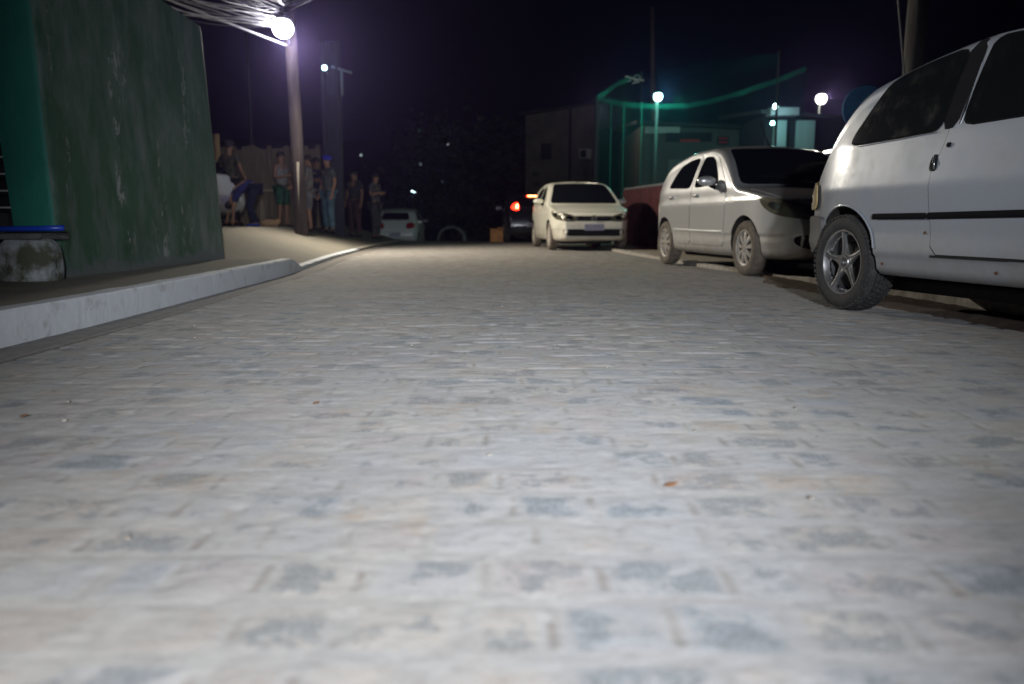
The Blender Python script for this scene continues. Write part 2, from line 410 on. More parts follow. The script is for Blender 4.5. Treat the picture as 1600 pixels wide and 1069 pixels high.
M_tyre = mat('tyre_rubber', (0.022, 0.022, 0.023), .75, noise=((0.06, 0.055, 0.05), 22, .45, .75), bump=.5, bscale=90)
M_tyre_d = mat('dusty_tyre', (0.09, 0.075, 0.06), .85, noise=((0.24, 0.195, 0.15), 14, .35, .7), bump=.4, bscale=80)
M_under = mat('underbody', (0.02, 0.018, 0.016), .9, noise=((0.06, 0.045, 0.03), 10, .5, .8))
M_lens = mat('headlamp_lens', (0.22, 0.20, 0.13), .12, .35, coat=1.0, noise=((0.06, 0.055, 0.04), 14, .4, .6, (1, 1, 3)))
M_red = mat('red_lamp_lens', (0.28, 0.012, 0.012), .18, coat=.8)
M_amber = mat('yellowed_lamp_lens', (0.55, 0.42, 0.18), .3, coat=.5, noise=((0.30, 0.22, 0.1), 20, .45, .7))
M_redlit = mat('lit_brake_lamp', (0.6, 0.05, 0.03), .3, emit=(1.0, 0.02, 0.008), estr=9)
M_redcore = mat('lit_brake_bulb', (0.9, 0.4, 0.2), .3, emit=(1.0, 0.30, 0.08), estr=30)
M_plate = mat('number_plate', (0.36, 0.35, 0.42), .5, noise=((0.22, 0.21, 0.33), 30, .4, .6))
M_rust = mat('rust', (0.12, 0.05, 0.02), .9)

def pchip(K):
    xs, zs = map(np.array, zip(*K)); h = np.diff(xs); d = np.diff(zs) / h; m = np.zeros(len(xs))
    for i in range(1, len(xs) - 1):
        if d[i - 1] * d[i] > 0:
            w1 = 2 * h[i] + h[i - 1]; w2 = h[i] + 2 * h[i - 1]; m[i] = (w1 + w2) / (w1 / d[i - 1] + w2 / d[i])
    m[0] = d[0]; m[-1] = d[-1]
    def f(x):
        x = np.clip(np.asarray(x, float), xs[0], xs[-1]); i = np.clip(np.searchsorted(xs, x) - 1, 0, len(h) - 1)
        t = (x - xs[i]) / h[i]; t2 = t * t; t3 = t2 * t
        return (2 * t3 - 3 * t2 + 1) * zs[i] + (t3 - 2 * t2 + t) * h[i] * m[i] + (-2 * t3 + 3 * t2) * zs[i + 1] + (t3 - t2) * h[i] * m[i + 1]
    return f

class Car:
    def __init__(s, spec, name, label, cat, loc, rz, body_mat, group=None, nst=110, nsec=44):
        s.s = spec; s.L = spec['L']; s.W = spec['W']; s.mat = body_mat
        s.root = thing(name, label, cat, loc, rz, group)
        zt, zb = pchip(spec['zt']), pchip(spec['zb'])
        L, W = s.L, s.W
        u = np.unique(np.concatenate([L * (0.5 - 0.5 * np.cos(np.linspace(0, math.pi, nst))), np.array([k[0] for k in spec['zt']])]))
        prof = spec['side']      # (z, inset) list
        pz, pi = zip(*prof)
        fr, rr = spec.get('front_round', (.75, .30)), spec.get('rear_round', (.6, .2))
        V = []
        for uu in u:
            top = float(zt(uu)); bot = float(zb(uu)); hgt = top - bot
            pf = 1 - fr[1] * max(0, (fr[0] - uu) / fr[0]) ** 2.6 - rr[1] * max(0, (uu - (L - rr[0])) / rr[0]) ** 2.6
            gr = min(1, max(0, (top - 1.0) / .3)); r = min(.04 + .035 * gr, hgt * .45)
            crown = .035 + .015 * gr
            def wid(z): return (W - np.interp(z, pz, pi)) * pf
            ztc = top - crown; wt = wid(ztc - r) ; sec = []
            for k in range(10):                                 # centre of the top to the shoulder
                t = k / 10; x = t * (wt - r); sec.append((x, top - crown * (x / max(wt, .01)) ** 2))
            xe = wt - r; ze = top - crown * (xe / wt) ** 2
            for k in range(9):
                a = math.pi / 2 * k / 8; sec.append((xe + r * math.sin(a), ze - r + r * math.cos(a)))
            z0 = ze - r; rb = min(.04, hgt * .2)
            for k in range(1, nsec + 1):
                z = z0 + (bot + rb - z0) * k / nsec; d = wt - wid(z0)
                sec.append((wid(z), z))
            sec.append((wid(bot) - rb * .5, bot + rb * .2)); sec.append((wid(bot) - rb * 1.5, bot)); sec.append((0, bot))
            V.append(sec)
        n = len(V[0]); M = MB(); ring = []
        for i, uu in enumerate(u):
            y = L / 2 - uu
            pts = [(x, y, z) for x, z in V[i]] + [(-x, y, z) for x, z in V[i][-2:0:-1]]
            ring.append(pts)
        m = len(ring[0]); M.v = [p for r_ in ring for p in r_]
        M.f = [(i * m + k, (i + 1) * m + k, (i + 1) * m + (k + 1) % m, i * m + (k + 1) % m) for i in range(len(u) - 1) for k in range(m)]
        # end caps fan to a centre point
        for e_, i in ((0, 0), (1, len(u) - 1)):
            c = len(M.v); q = ring[i]; M.v.append((0, q[0][1], (q[0][2] + q[len(q) // 2][2]) / 2))
            for k in range(m):
                f = (i * m + k, i * m + (k + 1) % m, c); M.f.append(f if e_ == 0 else f[::-1])
        s.bvh = BVHTree.FromPolygons([Vector(v) for v in M.v], M.f)
        s.body = M.build('body', body_mat, s.root, smooth=True)
        s.body.data.materials.append(M_under)
        # wheel wells
        wr = spec['wr']; cut = MB()
        for uu in spec['axles']:
            for sd in (-1, 1):
                cut.lathe([(0, 0), (wr + spec.get('gap', .045), 0), (wr + spec.get('gap', .045), .5), (0, .5)],
                          Matrix.Translation((sd * (W - .27) if sd > 0 else -(W - .27) - .5, L / 2 - uu, wr + .015)), n=40)
        co = cut.build('cut', M_under, s.root)
        md = s.body.modifiers.new('b', 'BOOLEAN'); md.operation = 'DIFFERENCE'; md.solver = 'EXACT'; md.object = co
        try: md.material_mode = 'TRANSFER'
        except Exception: pass
        bpy.context.view_layer.update()
        dg = bpy.context.evaluated_depsgraph_get()
        me = bpy.data.meshes.new_from_object(s.body.evaluated_get(dg), preserve_all_data_layers=False, depsgraph=dg)
        s.body.modifiers.clear(); s.body.data = me
        bpy.data.objects.remove(co)
        bm = bmesh.new(); bm.from_mesh(me)
        for f in bm.faces: f.smooth = True
        for e_ in bm.edges:
            e_.smooth = len(e_.link_faces) != 2 or e_.calc_face_angle(0) < R(38)
        bm.to_mesh(me); bm.free()
        me.name = 'body'
    # ---- projection of 2-D points on the shell
    def hit(s, view, a, b):
        L = s.L; v, sd = view
        if v == 'side': o = Vector((sd * 3, L / 2 - a, b)); d = Vector((-sd, 0, 0))
        elif v == 'front': o = Vector((a, L / 2 + 3, b)); d = Vector((0, -1, 0))
        elif v == 'rear': o = Vector((a, -L / 2 - 3, b)); d = Vector((0, 1, 0))
        elif v == 'top': o = Vector((a, L / 2 - b, 4)); d = Vector((0, 0, -1))
        elif v in ('wf', 'wr', 'bf', 'br'):
            fwd = 1 if v[1] == 'f' else -1
            cx = sd * s.W * .5 if v[0] == 'w' else 0
            c = Vector((cx, fwd * (L / 2 - (.45 if v[0] == 'w' else .5)), b)); t = a / .45
            d = -Vector((math.sin(t) * (sd if v[0] == 'w' else 1), fwd * math.cos(t), 0)); o = c - d * 3
        h = s.bvh.ray_cast(o, d)
        if h[0] is None:
            h = s.bvh.find_nearest(o + d * 2.4); return h[0], -d
        n = h[1]
        if n.dot(d) > 0: n = -n
        return h[0], n
    def patch(s, name, view, poly, off, m, parent=None, res=.035, rnd=2, skirt=.006, smooth=True, mirror_name=None):
        pts = [Vector(p) for p in poly]
        for _ in range(rnd):
            q = []
            for i in range(len(pts)):
                A, B = pts[i], pts[(i + 1) % len(pts)]
                dl = (B - A).length; k = min(.25, .045 / max(dl, 1e-4)); q += [A.lerp(B, k), A.lerp(B, 1 - k)]
            pts = q
        dn = []
        for i in range(len(pts)):
            A, B = pts[i], pts[(i + 1) % len(pts)]; n = max(1, int((B - A).length / res))
            dn += [A.lerp(B, k / n) for k in range(n)]
        nb = len(dn); x0 = min(p.x for p in dn); x1 = max(p.x for p in dn); y0 = min(p.y for p in dn); y1 = max(p.y for p in dn)
        def inside(p):
            c = False; j = nb - 1
            for i in range(nb):
                a, b = dn[i], dn[j]
                if (a.y > p.y) != (b.y > p.y) and p.x < (b.x - a.x) * (p.y - a.y) / (b.y - a.y + 1e-12) + a.x: c = not c
                j = i
            return c
        allp = list(dn); gx = np.arange(x0 + res / 2, x1, res); gy = np.arange(y0 + res / 2, y1, res)
        for x in gx:
            for y in gy:
                p = Vector((x, y))
                if inside(p) and min((p - q).length_squared for q in dn) > (res * .35) ** 2: allp.append(p)
        vs, es, fs, *_ = delaunay_2d_cdt(allp, [], [list(range(nb))], 1, 1e-6)
        M = MB(); hv = []
        for v in vs:
            h, n = s.hit(view, v.x, v.y); hv.append((h, n)); M.v.append(h + n * off)
        M.f = [tuple(f) for f in fs]
        # skirt down to the shell
        ec = {}
        for f in fs:
            for i in range(len(f)):
                k = (f[i], f[(i + 1) % len(f)]); ec[k] = 1
        for (a, b) in [k for k in ec if (k[1], k[0]) not in ec]:
            i = len(M.v); M.v += [hv[a][0] + hv[a][1] * (off - skirt), hv[b][0] + hv[b][1] * (off - skirt)]; M.f.append((a, b, i + 1, i))
        o = M.build(name, m, parent or s.root)
        bm = bmesh.new(); bm.from_mesh(o.data)
        for f in bm.faces: f.smooth = True
        for e_ in bm.edges: e_.smooth = len(e_.link_faces) != 2 or e_.calc_face_angle(0) < R(40)
        # outward normals
        fc = max(bm.faces, key=lambda f: f.calc_area()); h = s.bvh.find_nearest(fc.calc_center_median())
        if fc.normal.dot(fc.calc_center_median() - h[0]) < 0: bmesh.ops.reverse_faces(bm, faces=bm.faces)
        bm.to_mesh(o.data); bm.free()
        return o
    def strip(s, name, view, pts, wd, off, m, parent=None, res=.03):
        P = [Vector(p) for p in pts]; q = []
        for i in range(len(P) - 1):
            n = max(1, int((P[i + 1] - P[i]).length / res)); q += [P[i].lerp(P[i + 1], k / n) for k in range(n)]
        q.append(P[-1]); M = MB(); k = 0
        for i, p in enumerate(q):
            d = (q[min(i + 1, len(q) - 1)] - q[max(i - 1, 0)]).normalized(); nn = Vector((-d.y, d.x)) * wd / 2
            for sgn, oo in ((1, off - .006), (1, off * .6), (.55, off), (-.55, off), (-1, off * .6), (-1, off - .006)):
                c = p + nn * sgn; h, n = s.hit(view, c.x, c.y); M.v.append(h + n * oo)
        for i in range(len(q) - 1):
            for j in range(5): M.f.append((i * 6 + j, i * 6 + j + 1, i * 6 + j + 7, i * 6 + j + 6))
        M.f.append(tuple(range(6))); M.f.append(tuple(range((len(q) - 1) * 6, len(q) * 6)))
        return M.build(name, m, parent or s.root, angle=50)
    def at(s, view, a, b, off=0):
        h, n = s.hit(view, a, b); return h + n * off

def spoke_wheel(car, uu, sd, style, tyre_m, lod=1, steer=0.0, tread=False):
    s = car.s; r = s['wr']; W = car.W; tw = s.get('tw', .175); rim = s.get('rim', .185)
    wh = bpy.data.objects.new('wheel', None); COL.objects.link(wh); wh.parent = car.root; wh.empty_display_size = .1
    xo = W - .012 - tw / 2
    wh.location = (sd * xo, car.L / 2 - uu, r); wh.rotation_euler = (0, 0, (0 if sd > 0 else math.pi) + steer)
    h = tw / 2; n = 56 if lod else 24            # +x of the wheel faces outward
    tp = [(rim, h * .80), (rim + .012, h * .93), (rim + .04, h * 1.0), (r - .045, h * 1.0), (r - .018, h * .90), (r - .005, h * .72), (r, h * .45)]
    gv = []
    if tread:
        for g_ in (.42, .14, -.14, -.42): gv += [(r, h * (g_ + .06)), (r - .008, h * (g_ + .04)), (r - .008, h * (g_ - .04)), (r, h * (g_ - .06))]
    tp += gv + [(a, -b) for a, b in reversed(tp)]
    M = MB().lathe(tp, n=n, closed=False)
    if tread:
        for k in range(54):
            a = 2 * math.pi * k / 54
            for xx in (-.85, -.28, 0.0, .28, .85):
                rr = r - (.0 if abs(xx) < .5 else .012)
                p = Vector((xx * h, rr * math.cos(a + xx * .15), rr * math.sin(a + xx * .15)))
                M.box(p, (h * .24, .022, .012), Matrix.Rotation(a - math.pi / 2 + xx * .15, 3, 'X'), jit=.0015)
    ty = M.build('tyre', tyre_m, wh, angle=40)
    md = M_alloy if style == 'star' else M_cap
    B = MB().lathe([(rim + .002, h * .80), (rim + .004, h * .90), (rim - .006, h * .90), (rim - .012, h * .74), (rim - .02, h * .3), (rim - .028, -h * .8), (rim, -h * .8)], n=n)
    B.build('rim', md, wh, angle=40)
    D = MB().lathe([(0.0, -.0), (rim - .028, -.0)], n=n) if style == 'star' else MB().lathe([(0, h * .55), (rim - .012, h * .5)], n=n)
    D.build('wheel_back', M_alloy_d, wh)
    if style == 'star':
        S = MB()
        for k in range(5):
            rot = Matrix.Rotation(2 * math.pi * k / 5 + .08, 4, 'X')
            sec = [(.030, .048, .66), (.055, .034, .70), (.085, .022, .72), (.125, .016, .76), (.160, .014, .80), (rim - .006, .018, .84)]
            vs = []
            for rr, ww, ax in sec:
                for yy, da in ((-1, -.20), (-.86, -.02), (-.3, .0), (0, -.05), (.3, .0), (.86, -.02), (1, -.20)):
                    vs.append(rot @ Vector((h * (ax + da), yy * ww, rr)))
            S.add(vs, [(i * 7 + j, i * 7 + j + 1, i * 7 + j + 8, i * 7 + j + 7) for i in range(5) for j in range(6)])
        S.lathe([(0.0, h * .5), (.030, h * .5), (.032, h * .74), (.044, h * .74), (.05, h * .6)], n=24)
        S.build('spokes', M_alloy, wh, angle=35)
        H = MB().lathe([(rim - .026, h * .44), (rim - .018, h * .50), (rim - .012, h * .44)], n=30)
        for k in range(4):
            a = 2 * math.pi * k / 4 + .5; H.lathe([(0, h * .72), (.007, h * .72), (.007, h * .5)], Matrix.Translation((0, .038 * math.cos(a), .038 * math.sin(a))), n=6)
        for k in range(30):
            a = 2 * math.pi * k / 30; H.ball((h * .5, (rim - .022) * math.cos(a), (rim - .022) * math.sin(a)), .005, 6)
        H.build('wheel_bolts', M_chrome, wh)
        MB().lathe([(.12, -.02), (.13, .0), (.12, .02), (.05, .02)], n=24).build('brake_drum', M_alloy_d, wh)
    else:
        S = MB(); ns = 9
        for k in range(ns):
            rot = Matrix.Rotation(2 * math.pi * k / ns, 4, 'X'); vs = []
            for rr, ww, ax in ((.03, .013, .80), (.09, .021, .86), (.13, .027, .84), (rim - .008, .036, .72)):
                for yy, da in ((-1, -.12), (-.7, 0), (.7, 0), (1, -.12)): vs.append(rot @ Vector((h * (ax + da), yy * ww, rr)))
            S.add(vs, [(i * 4 + j, i * 4 + j + 1, i * 4 + j + 5, i * 4 + j + 4) for i in range(3) for j in range(3)])
        S.lathe([(0, h * .93), (.03, h * .9), (.042, h * .78)], n=20); S.lathe([(rim - .024, h * .74), (rim - .004, h * .86), (rim + .004, h * .84)], n=n)
        S.build('wheel_cover', M_cap, wh, angle=35)
    return wh

GOL = dict(L=3.9, W=.828, wr=.292, axles=(.80, 3.265), tw=.175, rim=.190, gap=.04,
    zt=[(0, .50), (.012, .585), (.035, .66), (.08, .73), (.17, .79), (.4, .855), (.75, .92), (1.03, .965), (1.25, 1.11), (1.6, 1.34), (1.85, 1.44), (2.15, 1.485), (2.6, 1.485), (3.05, 1.43), (3.36, 1.35), (3.49, 1.25), (3.68, 1.06), (3.78, .92), (3.85, .8), (3.89, .66), (3.9, .55)],
    zb=[(0, .41), (.02, .28), (.06, .225), (.3, .19), (3.4, .19), (3.75, .25), (3.86, .33), (3.9, .44)],
    side=[(.19, .07), (.26, .035), (.36, .018), (.42, .02), (.45, .006), (.62, .004), (.80, .0), (.825, .012), (.95, .02), (1.0, .035), (1.2, .105), (1.46, .215)],
    front_round=(.85, .30), rear_round=(.7, .22))
HATCH = dict(L=3.67, W=.80, wr=.305, axles=(.76, 3.12), tw=.195, rim=.203, gap=.035,
    zt=[(0, .52), (.012, .6), (.04, .66), (.1, .72), (.2, .77), (.5, .86), (.9, .95), (1.05, .99), (1.3, 1.14), (1.65, 1.43), (1.85, 1.515), (2.15, 1.545), (2.55, 1.51), (2.85, 1.46), (3.04, 1.42), (3.16, 1.36), (3.29, 1.24), (3.42, 1.05), (3.53, .89), (3.59, .79), (3.63, .66), (3.67, .50)],
    zb=[(0, .44), (.02, .32), (.06, .26), (.3, .24), (3.35, .245), (3.55, .33), (3.63, .39), (3.67, .44)],
    side=[(.23, .05), (.28, .035), (.355, .020), (.375, .005), (.385, .004), (.50, .014), (.755, .0), (.765, .0), (.95, .030), (1.03, .042), (1.06, .050), (1.25, .095), (1.50, .165)],
    front_round=(.85, .30), rear_round=(.75, .18))

def exp_poly(poly, d):
    """grow a 2-D outline outward by d"""
    n = len(poly); A = sum(poly[i][0] * poly[(i + 1) % n][1] - poly[(i + 1) % n][0] * poly[i][1] for i in range(n)); sg = 1 if A > 0 else -1
    out = []
    for i in range(n):
        p, q, r = Vector(poly[i - 1]), Vector(poly[i]), Vector(poly[(i + 1) % n])
        a = (q - p).normalized(); b = (r - q).normalized(); na = Vector((a.y, -a.x)) * sg; nb = Vector((b.y, -b.x)) * sg
        m = (na + nb); m = m / max(m.length_squared, .5) * 2 if m.length > 1e-3 else na
        out.append(tuple(q + m * d * .5 * 1.0 if False else q + m * d / 1.0 * .5 * 1.0))
    return out

def gol_body(car, lit=False, lod=1, rear_lit=False, mirror=True):
    """five-door hatchback fittings"""
    rt = car.root; r0 = .035 if lod else .07
    for sd in (-1, 1):
        V = ('side', sd)
        fd = [(1.33, .30), (1.30, .55), (1.28, .80), (1.33, .985), (1.50, 1.10), (1.74, 1.27), (1.93, 1.365), (2.32, 1.385), (2.33, 1.0), (2.33, .30)]
        rd = [(2.345, .30), (2.345, 1.0), (2.335, 1.385), (2.75, 1.37), (3.08, 1.31), (3.30, 1.05), (3.27, .80), (3.02, .64), (2.88, .45), (2.80, .30)]
        fw = [(1.56, 1.00), (1.66, 1.115), (1.86, 1.265), (2.0, 1.335), (2.27, 1.35), (2.275, .985)]
        rw = [(2.40, .985), (2.395, 1.35), (2.70, 1.34), (2.98, 1.28), (3.13, 1.10), (3.17, 1.015)]
        for dd, ww, hx in ((fd, fw, 2.16), (rd, rw, 3.02)):
            car.patch('door_seam', V, exp_poly(dd, .010), .0012, M_seam, res=r0, skirt=.002, rnd=1)
            d = car.patch('door', V, dd, .0035, car.mat, res=r0, skirt=.004, rnd=1)
            car.patch('window_rubber', V, exp_poly(ww, .014), .0055, M_rub, parent=d, res=r0, rnd=2)
            car.patch('window', V, ww, .0075, M_glass, parent=d, res=r0, rnd=2)
            hp = car.at(V, hx, .885, .028); hb = MB()
            hb.tube([car.at(V, hx - .085, .885, .006), car.at(V, hx - .06, .887, .026), hp, car.at(V, hx + .06, .887, .026), car.at(V, hx + .085, .885, .006)], [.012, .013, .014, .013, .012], 8)
            hb.build('handle', M_chrome if False else car.mat, d, smooth=True)
        car.strip('side_trim', V, [(1.34, .455), (2.0, .46), (2.9, .475)], .03, .009, car.mat)
        if mirror:
            b = MB(); c = car.at(V, 1.55, 1.0) + Vector((sd * .13, -.03, .03))
            b.tube([c + Vector((-sd * .135, -.04, -.07)), c + Vector((-sd * .06, -.01, -.055)), c + Vector((-sd * .02, 0, -.02))], [.03, .022, .03], 8)
            bb = b.build('mirror_arm', M_rub, rt, smooth=True)
            sh = MB().ball(c, .1, 14, (1.15, .6, .58)).build('mirror', car.mat, rt, smooth=True)
            MB().box(c + Vector((0, -.062, 0)), (.165, .008, .095)).build('mirror_glass', M_glass, sh, bevel=.003)
        # lamps
        hl = car.patch('headlight', ('wf', sd), [(-.10, .60), (-.06, .70), (.16, .745), (.42, .785), (.66, .815), (.76, .80), (.70, .72), (.52, .645), (.30, .61), (.10, .585)], .004, M_lens, res=r0 * .7, rnd=2)
        car.patch('headlight_bowl', ('wf', sd), [(.02, .62), (.02, .69), (.12, .71), (.18, .66), (.10, .62)], .009, M_chrome, parent=hl, res=r0 * .6, rnd=2)
        car.patch('headlight_bowl', ('wf', sd), [(.40, .69), (.42, .75), (.56, .77), (.60, .74), (.52, .69)], .009, M_chrome, parent=hl, res=r0 * .6, rnd=2)
        tm = M_redlit if rear_lit else M_red
        zz = .20 if rear_lit else 0
        tl = car.patch('tail_light', ('wr', sd), [(a_, b_2 + zz) for a_, b_2 in [(-.03, .74), (-.0, .92), (.16, .95), (.34, .93), (.34, .82), (.24, .74), (.1, .72)]], .008, tm, res=r0 * .7, rnd=2)
        if rear_lit:
            car.patch('brake_bulb', ('wr', sd), [(.03, .98), (.04, 1.09), (.14, 1.10), (.14, .98)], .016, M_redcore, parent=tl, res=r0 * .7, rnd=2)
    car.patch('windscreen_rubber', ('front', 1), exp_poly([(-.72, .985), (-.55, 1.41), (.55, 1.41), (.72, .985)], .018), .003, M_rub, res=r0 * 1.2)
    ws = car.patch('windscreen', ('front', 1), [(-.72, .985), (-.57, 1.40), (0, 1.425), (.57, 1.40), (.72, .985), (0, .975)], .006, M_glass, res=r0 * 1.2)
    for sx in (-.42, .12):
        wp = MB(); wp.tube([car.at(('front', 1), sx - .12, 1.03, .018), car.at(('front', 1), sx + .1, 1.045, .02), car.at(('front', 1), sx + .38, 1.055, .016)], .007, 6); wp.build('wiper', M_rub, rt)
    car.patch('rear_window', ('rear', 1), [(-.52, 1.045), (-.46, 1.30), (.46, 1.30), (.52, 1.045)], .006, M_glass, res=r0 * 1.2)
    car.patch('tailgate_seam', ('rear', 1), [(-.60, .60), (-.585, .98), (-.565, 1.03), (.565, 1.03), (.585, .98), (.60, .60)], .0012, M_seam, res=r0 * 1.2, skirt=.002)
    car.patch('tailgate', ('rear', 1), [(-.592, .608), (-.578, .98), (-.555, 1.02), (.555, 1.02), (.578, .98), (.592, .608)], .0035, car.mat, res=r0 * 1.2, skirt=.004)
    # front face
    hd = [(-.60, .775), (-.64, .87), (-.68, .985), (.68, .985), (.64, .87), (.60, .775), (.3, .735), (-.3, .735)]
    gl = car.patch('grille', ('front', 1), [(-.40, .60), (-.44, .70), (.44, .70), (.40, .60)], .003, M_plas, res=r0)
    for z in (.635, .67):
        car.strip('grille_bar', ('front', 1), [(-.39, z), (.39, z)], .012, .012, M_chrome, parent=gl)
    bd = car.at(('front', 1), 0, .655, .018)
    br = MB(); br.lathe([(.052, .0), (.060, .008), (.052, .014), (.044, .008)], Matrix.Translation(bd) @ Matrix.Rotation(R(90), 4, 'Z'), n=20, closed=True)
    for q in ([(-.034, .03), (-.012, -.01), (0, .022), (.012, -.01), (.034, .03)], [(-.03, .0), (-.018, -.036), (0, -.008), (.018, -.036), (.03, 0)]):
        br.tube([bd + Vector((x, .008, z)) for x, z in q], .0045, 5)
    br.build('badge', M_chrome, gl)
    car.patch('air_intake', ('front', 1), [(-.60, .33), (-.63, .39), (-.60, .44), (.60, .44), (.63, .39), (.60, .33), (.5, .30), (-.5, .30)], .003, M_seam, res=r0)
    for z in (.355, .40): car.strip('intake_bar', ('front', 1), [(-.5, z), (.5, z)], .012, .006, M_plas)
    for v, zz, m in ((('front', 1), .475, M_plate), (('rear', 1), .52, M_plate)):
        c = car.at(v, 0, zz, .012); MB().box(c, (.40, .012, .125)).build('number_plate', m, rt, bevel=.003)
    car.patch('hood_seam', ('top', 1), [(-.66, .22), (-.70, .5), (-.72, .95), (-.6, 1.0), (.6, 1.0), (.72, .95), (.70, .5), (.66, .22), (0, .14)], .0012, M_seam, res=r0 * 1.4, skirt=.002, rnd=1)
    car.patch('hood', ('top', 1), [(-.652, .228), (-.692, .5), (-.712, .945), (-.596, .992), (.596, .992), (.712, .945), (.692, .5), (.652, .228), (0, .148)], .0035, car.mat, res=r0 * 1.4, skirt=.004, rnd=1)
    if rear_lit:
        c = car.at(('rear', 1), 0, 1.335, .015); bl = MB().box(c, (.34, .03, .035)).build('brake_light', M_redlit, rt, bevel=.006)
        MB().box(c + Vector((0, -.018, 0)), (.26, .01, .02)).build('brake_bulb', M_redcore, bl)
    a = car.at(('top', 1), 0, 1.95); MB().tube([a, a + Vector((0, -.1, .12)), a + Vector((0, -.28, .34))], [.012, .006, .003], 6).build('antenna', M_rub, rt)

def floor_pan(car):
    s = car.s; L = car.L; b = MB()
    b.box((0, 0, .17), (1.0, L - 1.2, .07)); b.tube([(.25, L / 2 - 1.2, .15), (.25, 0, .14), (-.3, -L / 2 + .5, .15)], .03, 8)
    b.tube([(-.3, -L / 2 + .75, .2), (-.3, -L / 2 + .35, .2)], .08, 10)
    for uu in s['axles']: b.tube([(-car.W + .2, L / 2 - uu, s['wr'] - .02), (car.W - .2, L / 2 - uu, s['wr'] - .02)], .035, 8)
    b.build('underbody', M_under, car.root, bevel=.01)

def heading(dx, dy):          # rotation that turns local +y (nose) to (dx,dy)
    return math.atan2(-dx, dy)
def place(u_ref, side, wx, wy, h, L, W):
    """car centre so that the outer wheel contact (side -1/+1 in car space, u_ref from the nose) lands on (wx,wy)"""
    h = Vector(h).normalized(); right = Vector((h.y, -h.x)); ly = L / 2 - u_ref
    c = Vector((wx, wy)) - h * ly - right * (side * (W - .012)); return c
# ---- near white three-door hatchback
h = (0.2006, -0.9797); c = place(3.12, 1, 2.105, 5.156, h, HATCH['L'], HATCH['W'])
WC = Car(HATCH, 'parked_car', 'old white three-door hatchback with star alloy wheels, the nearest car, on the right', 'car', (c.x, c.y, 0), heading(*h), P_white, nst=130, nsec=60)
for sd in (-1, 1):
    V = ('side', sd)
    dd = [(.98, .385), (.95, .7), (.98, .93), (1.12, 1.02), (1.42, 1.20), (1.72, 1.41), (1.95, 1.49), (2.19, 1.495), (2.225, 1.30), (2.27, 1.03), (2.30, .92), (2.34, .86), (2.345, .72), (2.30, .385)]
    WC.patch('door_seam', V, exp_poly(dd, .011), .0012, M_seam, res=.03, skirt=.002, rnd=1)
    door = WC.patch('door', V, dd, .004, P_white, res=.03, skirt=.004, rnd=1)
    dw = [(1.30, 1.055), (1.38, 1.135), (1.58, 1.27), (1.80, 1.425), (1.96, 1.465), (2.12, 1.47), (2.15, 1.30), (2.185, 1.055)]
    WC.patch('window_rubber', V, exp_poly(dw, .020), .007, M_rub, parent=door, res=.03)
    WC.patch('window', V, dw, .0095, M_glass_d, parent=door, res=.03)
    WC.strip('window_chrome', V, [(2.175, 1.36), (2.185, 1.22), (2.20, 1.06)], .006, .011, M_chrome, parent=door)
    bp = [(2.225, 1.045), (2.185, 1.30), (2.16, 1.485), (2.265, 1.485), (2.30, 1.30), (2.33, 1.045)]
    WC.patch('pillar_trim', V, bp, .0065, M_plas, res=.03, rnd=1)
    qw = [(2.345, 1.045), (2.315, 1.25), (2.28, 1.46), (2.55, 1.438), (2.78, 1.400), (2.90, 1.35), (3.02, 1.20), (3.13, 1.065), (3.09, 1.035)]
    WC.patch('quarter_window_rubber', V, exp_poly(qw, .018), .0045, M_rub, res=.03)
    WC.patch('quarter_window', V, qw, .0075, M_glass_d, res=.03)
    WC.strip('window_sill_chrome', V, [(2.36, 1.036), (2.7, 1.028), (3.05, 1.022)], .005, .0095, M_chrome)
    MB().lathe([(0, .0), (.013, .0), (.013, -.01)], Matrix.Translation(WC.at(V, 2.245, .957, .012)) @ Matrix.Rotation(0 if sd > 0 else math.pi, 4, 'Z'), n=14).build('door_lock', M_plas, door)
    WC.patch('handle', V, [(2.302, .83), (2.312, .91), (2.335, .92), (2.36, .90), (2.365, .84), (2.34, .825)], .005, M_seam, parent=door, res=.01, skirt=.003)
    hb = MB(); hb.tube([WC.at(V, 2.322, .838, .006), WC.at(V, 2.325, .87, .012), WC.at(V, 2.335, .905, .006)], .007, 6); hb.build('handle', M_chrome, door, smooth=True)
    WC.strip('side_trim', V, [(1.02, .600), (1.6, .598), (2.334, .592)], .036, .016, M_rub, parent=door)
    WC.strip('side_trim', V, [(2.348, .592), (2.6, .592), (2.80, .592)], .034, .016, M_rub)
    WC.strip('side_trim', V, [(.36, .60), (.93, .60)], .036, .016, M_rub)
    WC.patch('sill_groove', V, [(1.0, .372), (1.0, .380), (2.30, .380), (2.30, .372)], .005, M_seam, res=.03, rnd=0)
    WC.patch('tail_light', ('wr', sd), [(-.12, .64), (-.12, .82), (.30, .83), (.43, .80), (.42, .645)], .022, M_amber if True else M_red, res=.03)
    WC.patch('headlight', ('wf', sd), [(-.10, .58), (-.08, .70), (.30, .71), (.36, .60)], .005, M_lens, res=.03)
    for q in ((2.72, .315), (2.36, .50), (1.86, .31)):
        WC.patch('rust_spot', V, [(q[0] - .008, q[1] - .006), (q[0] + .006, q[1] - .009), (q[0] + .009, q[1] + .005), (q[0] - .003, q[1] + .010)], .0052, M_rust, res=.01, rnd=1)
    arch = [(3.12 + .345 * math.cos(a), .32 + .345 * math.sin(a)) for a in np.linspace(R(14), R(166), 26)]
    WC.strip('arch_lip', V, arch, .012, .008, P_white)
WC.patch('rear_bumper', ('br', 1), [(-.585, .40), (-.60, .56), (-.58, .60), (.58, .60), (.60, .56), (.585, .40), (.5, .36), (-.5, .36)], .028, M_greyp, res=.03, skirt=.034)
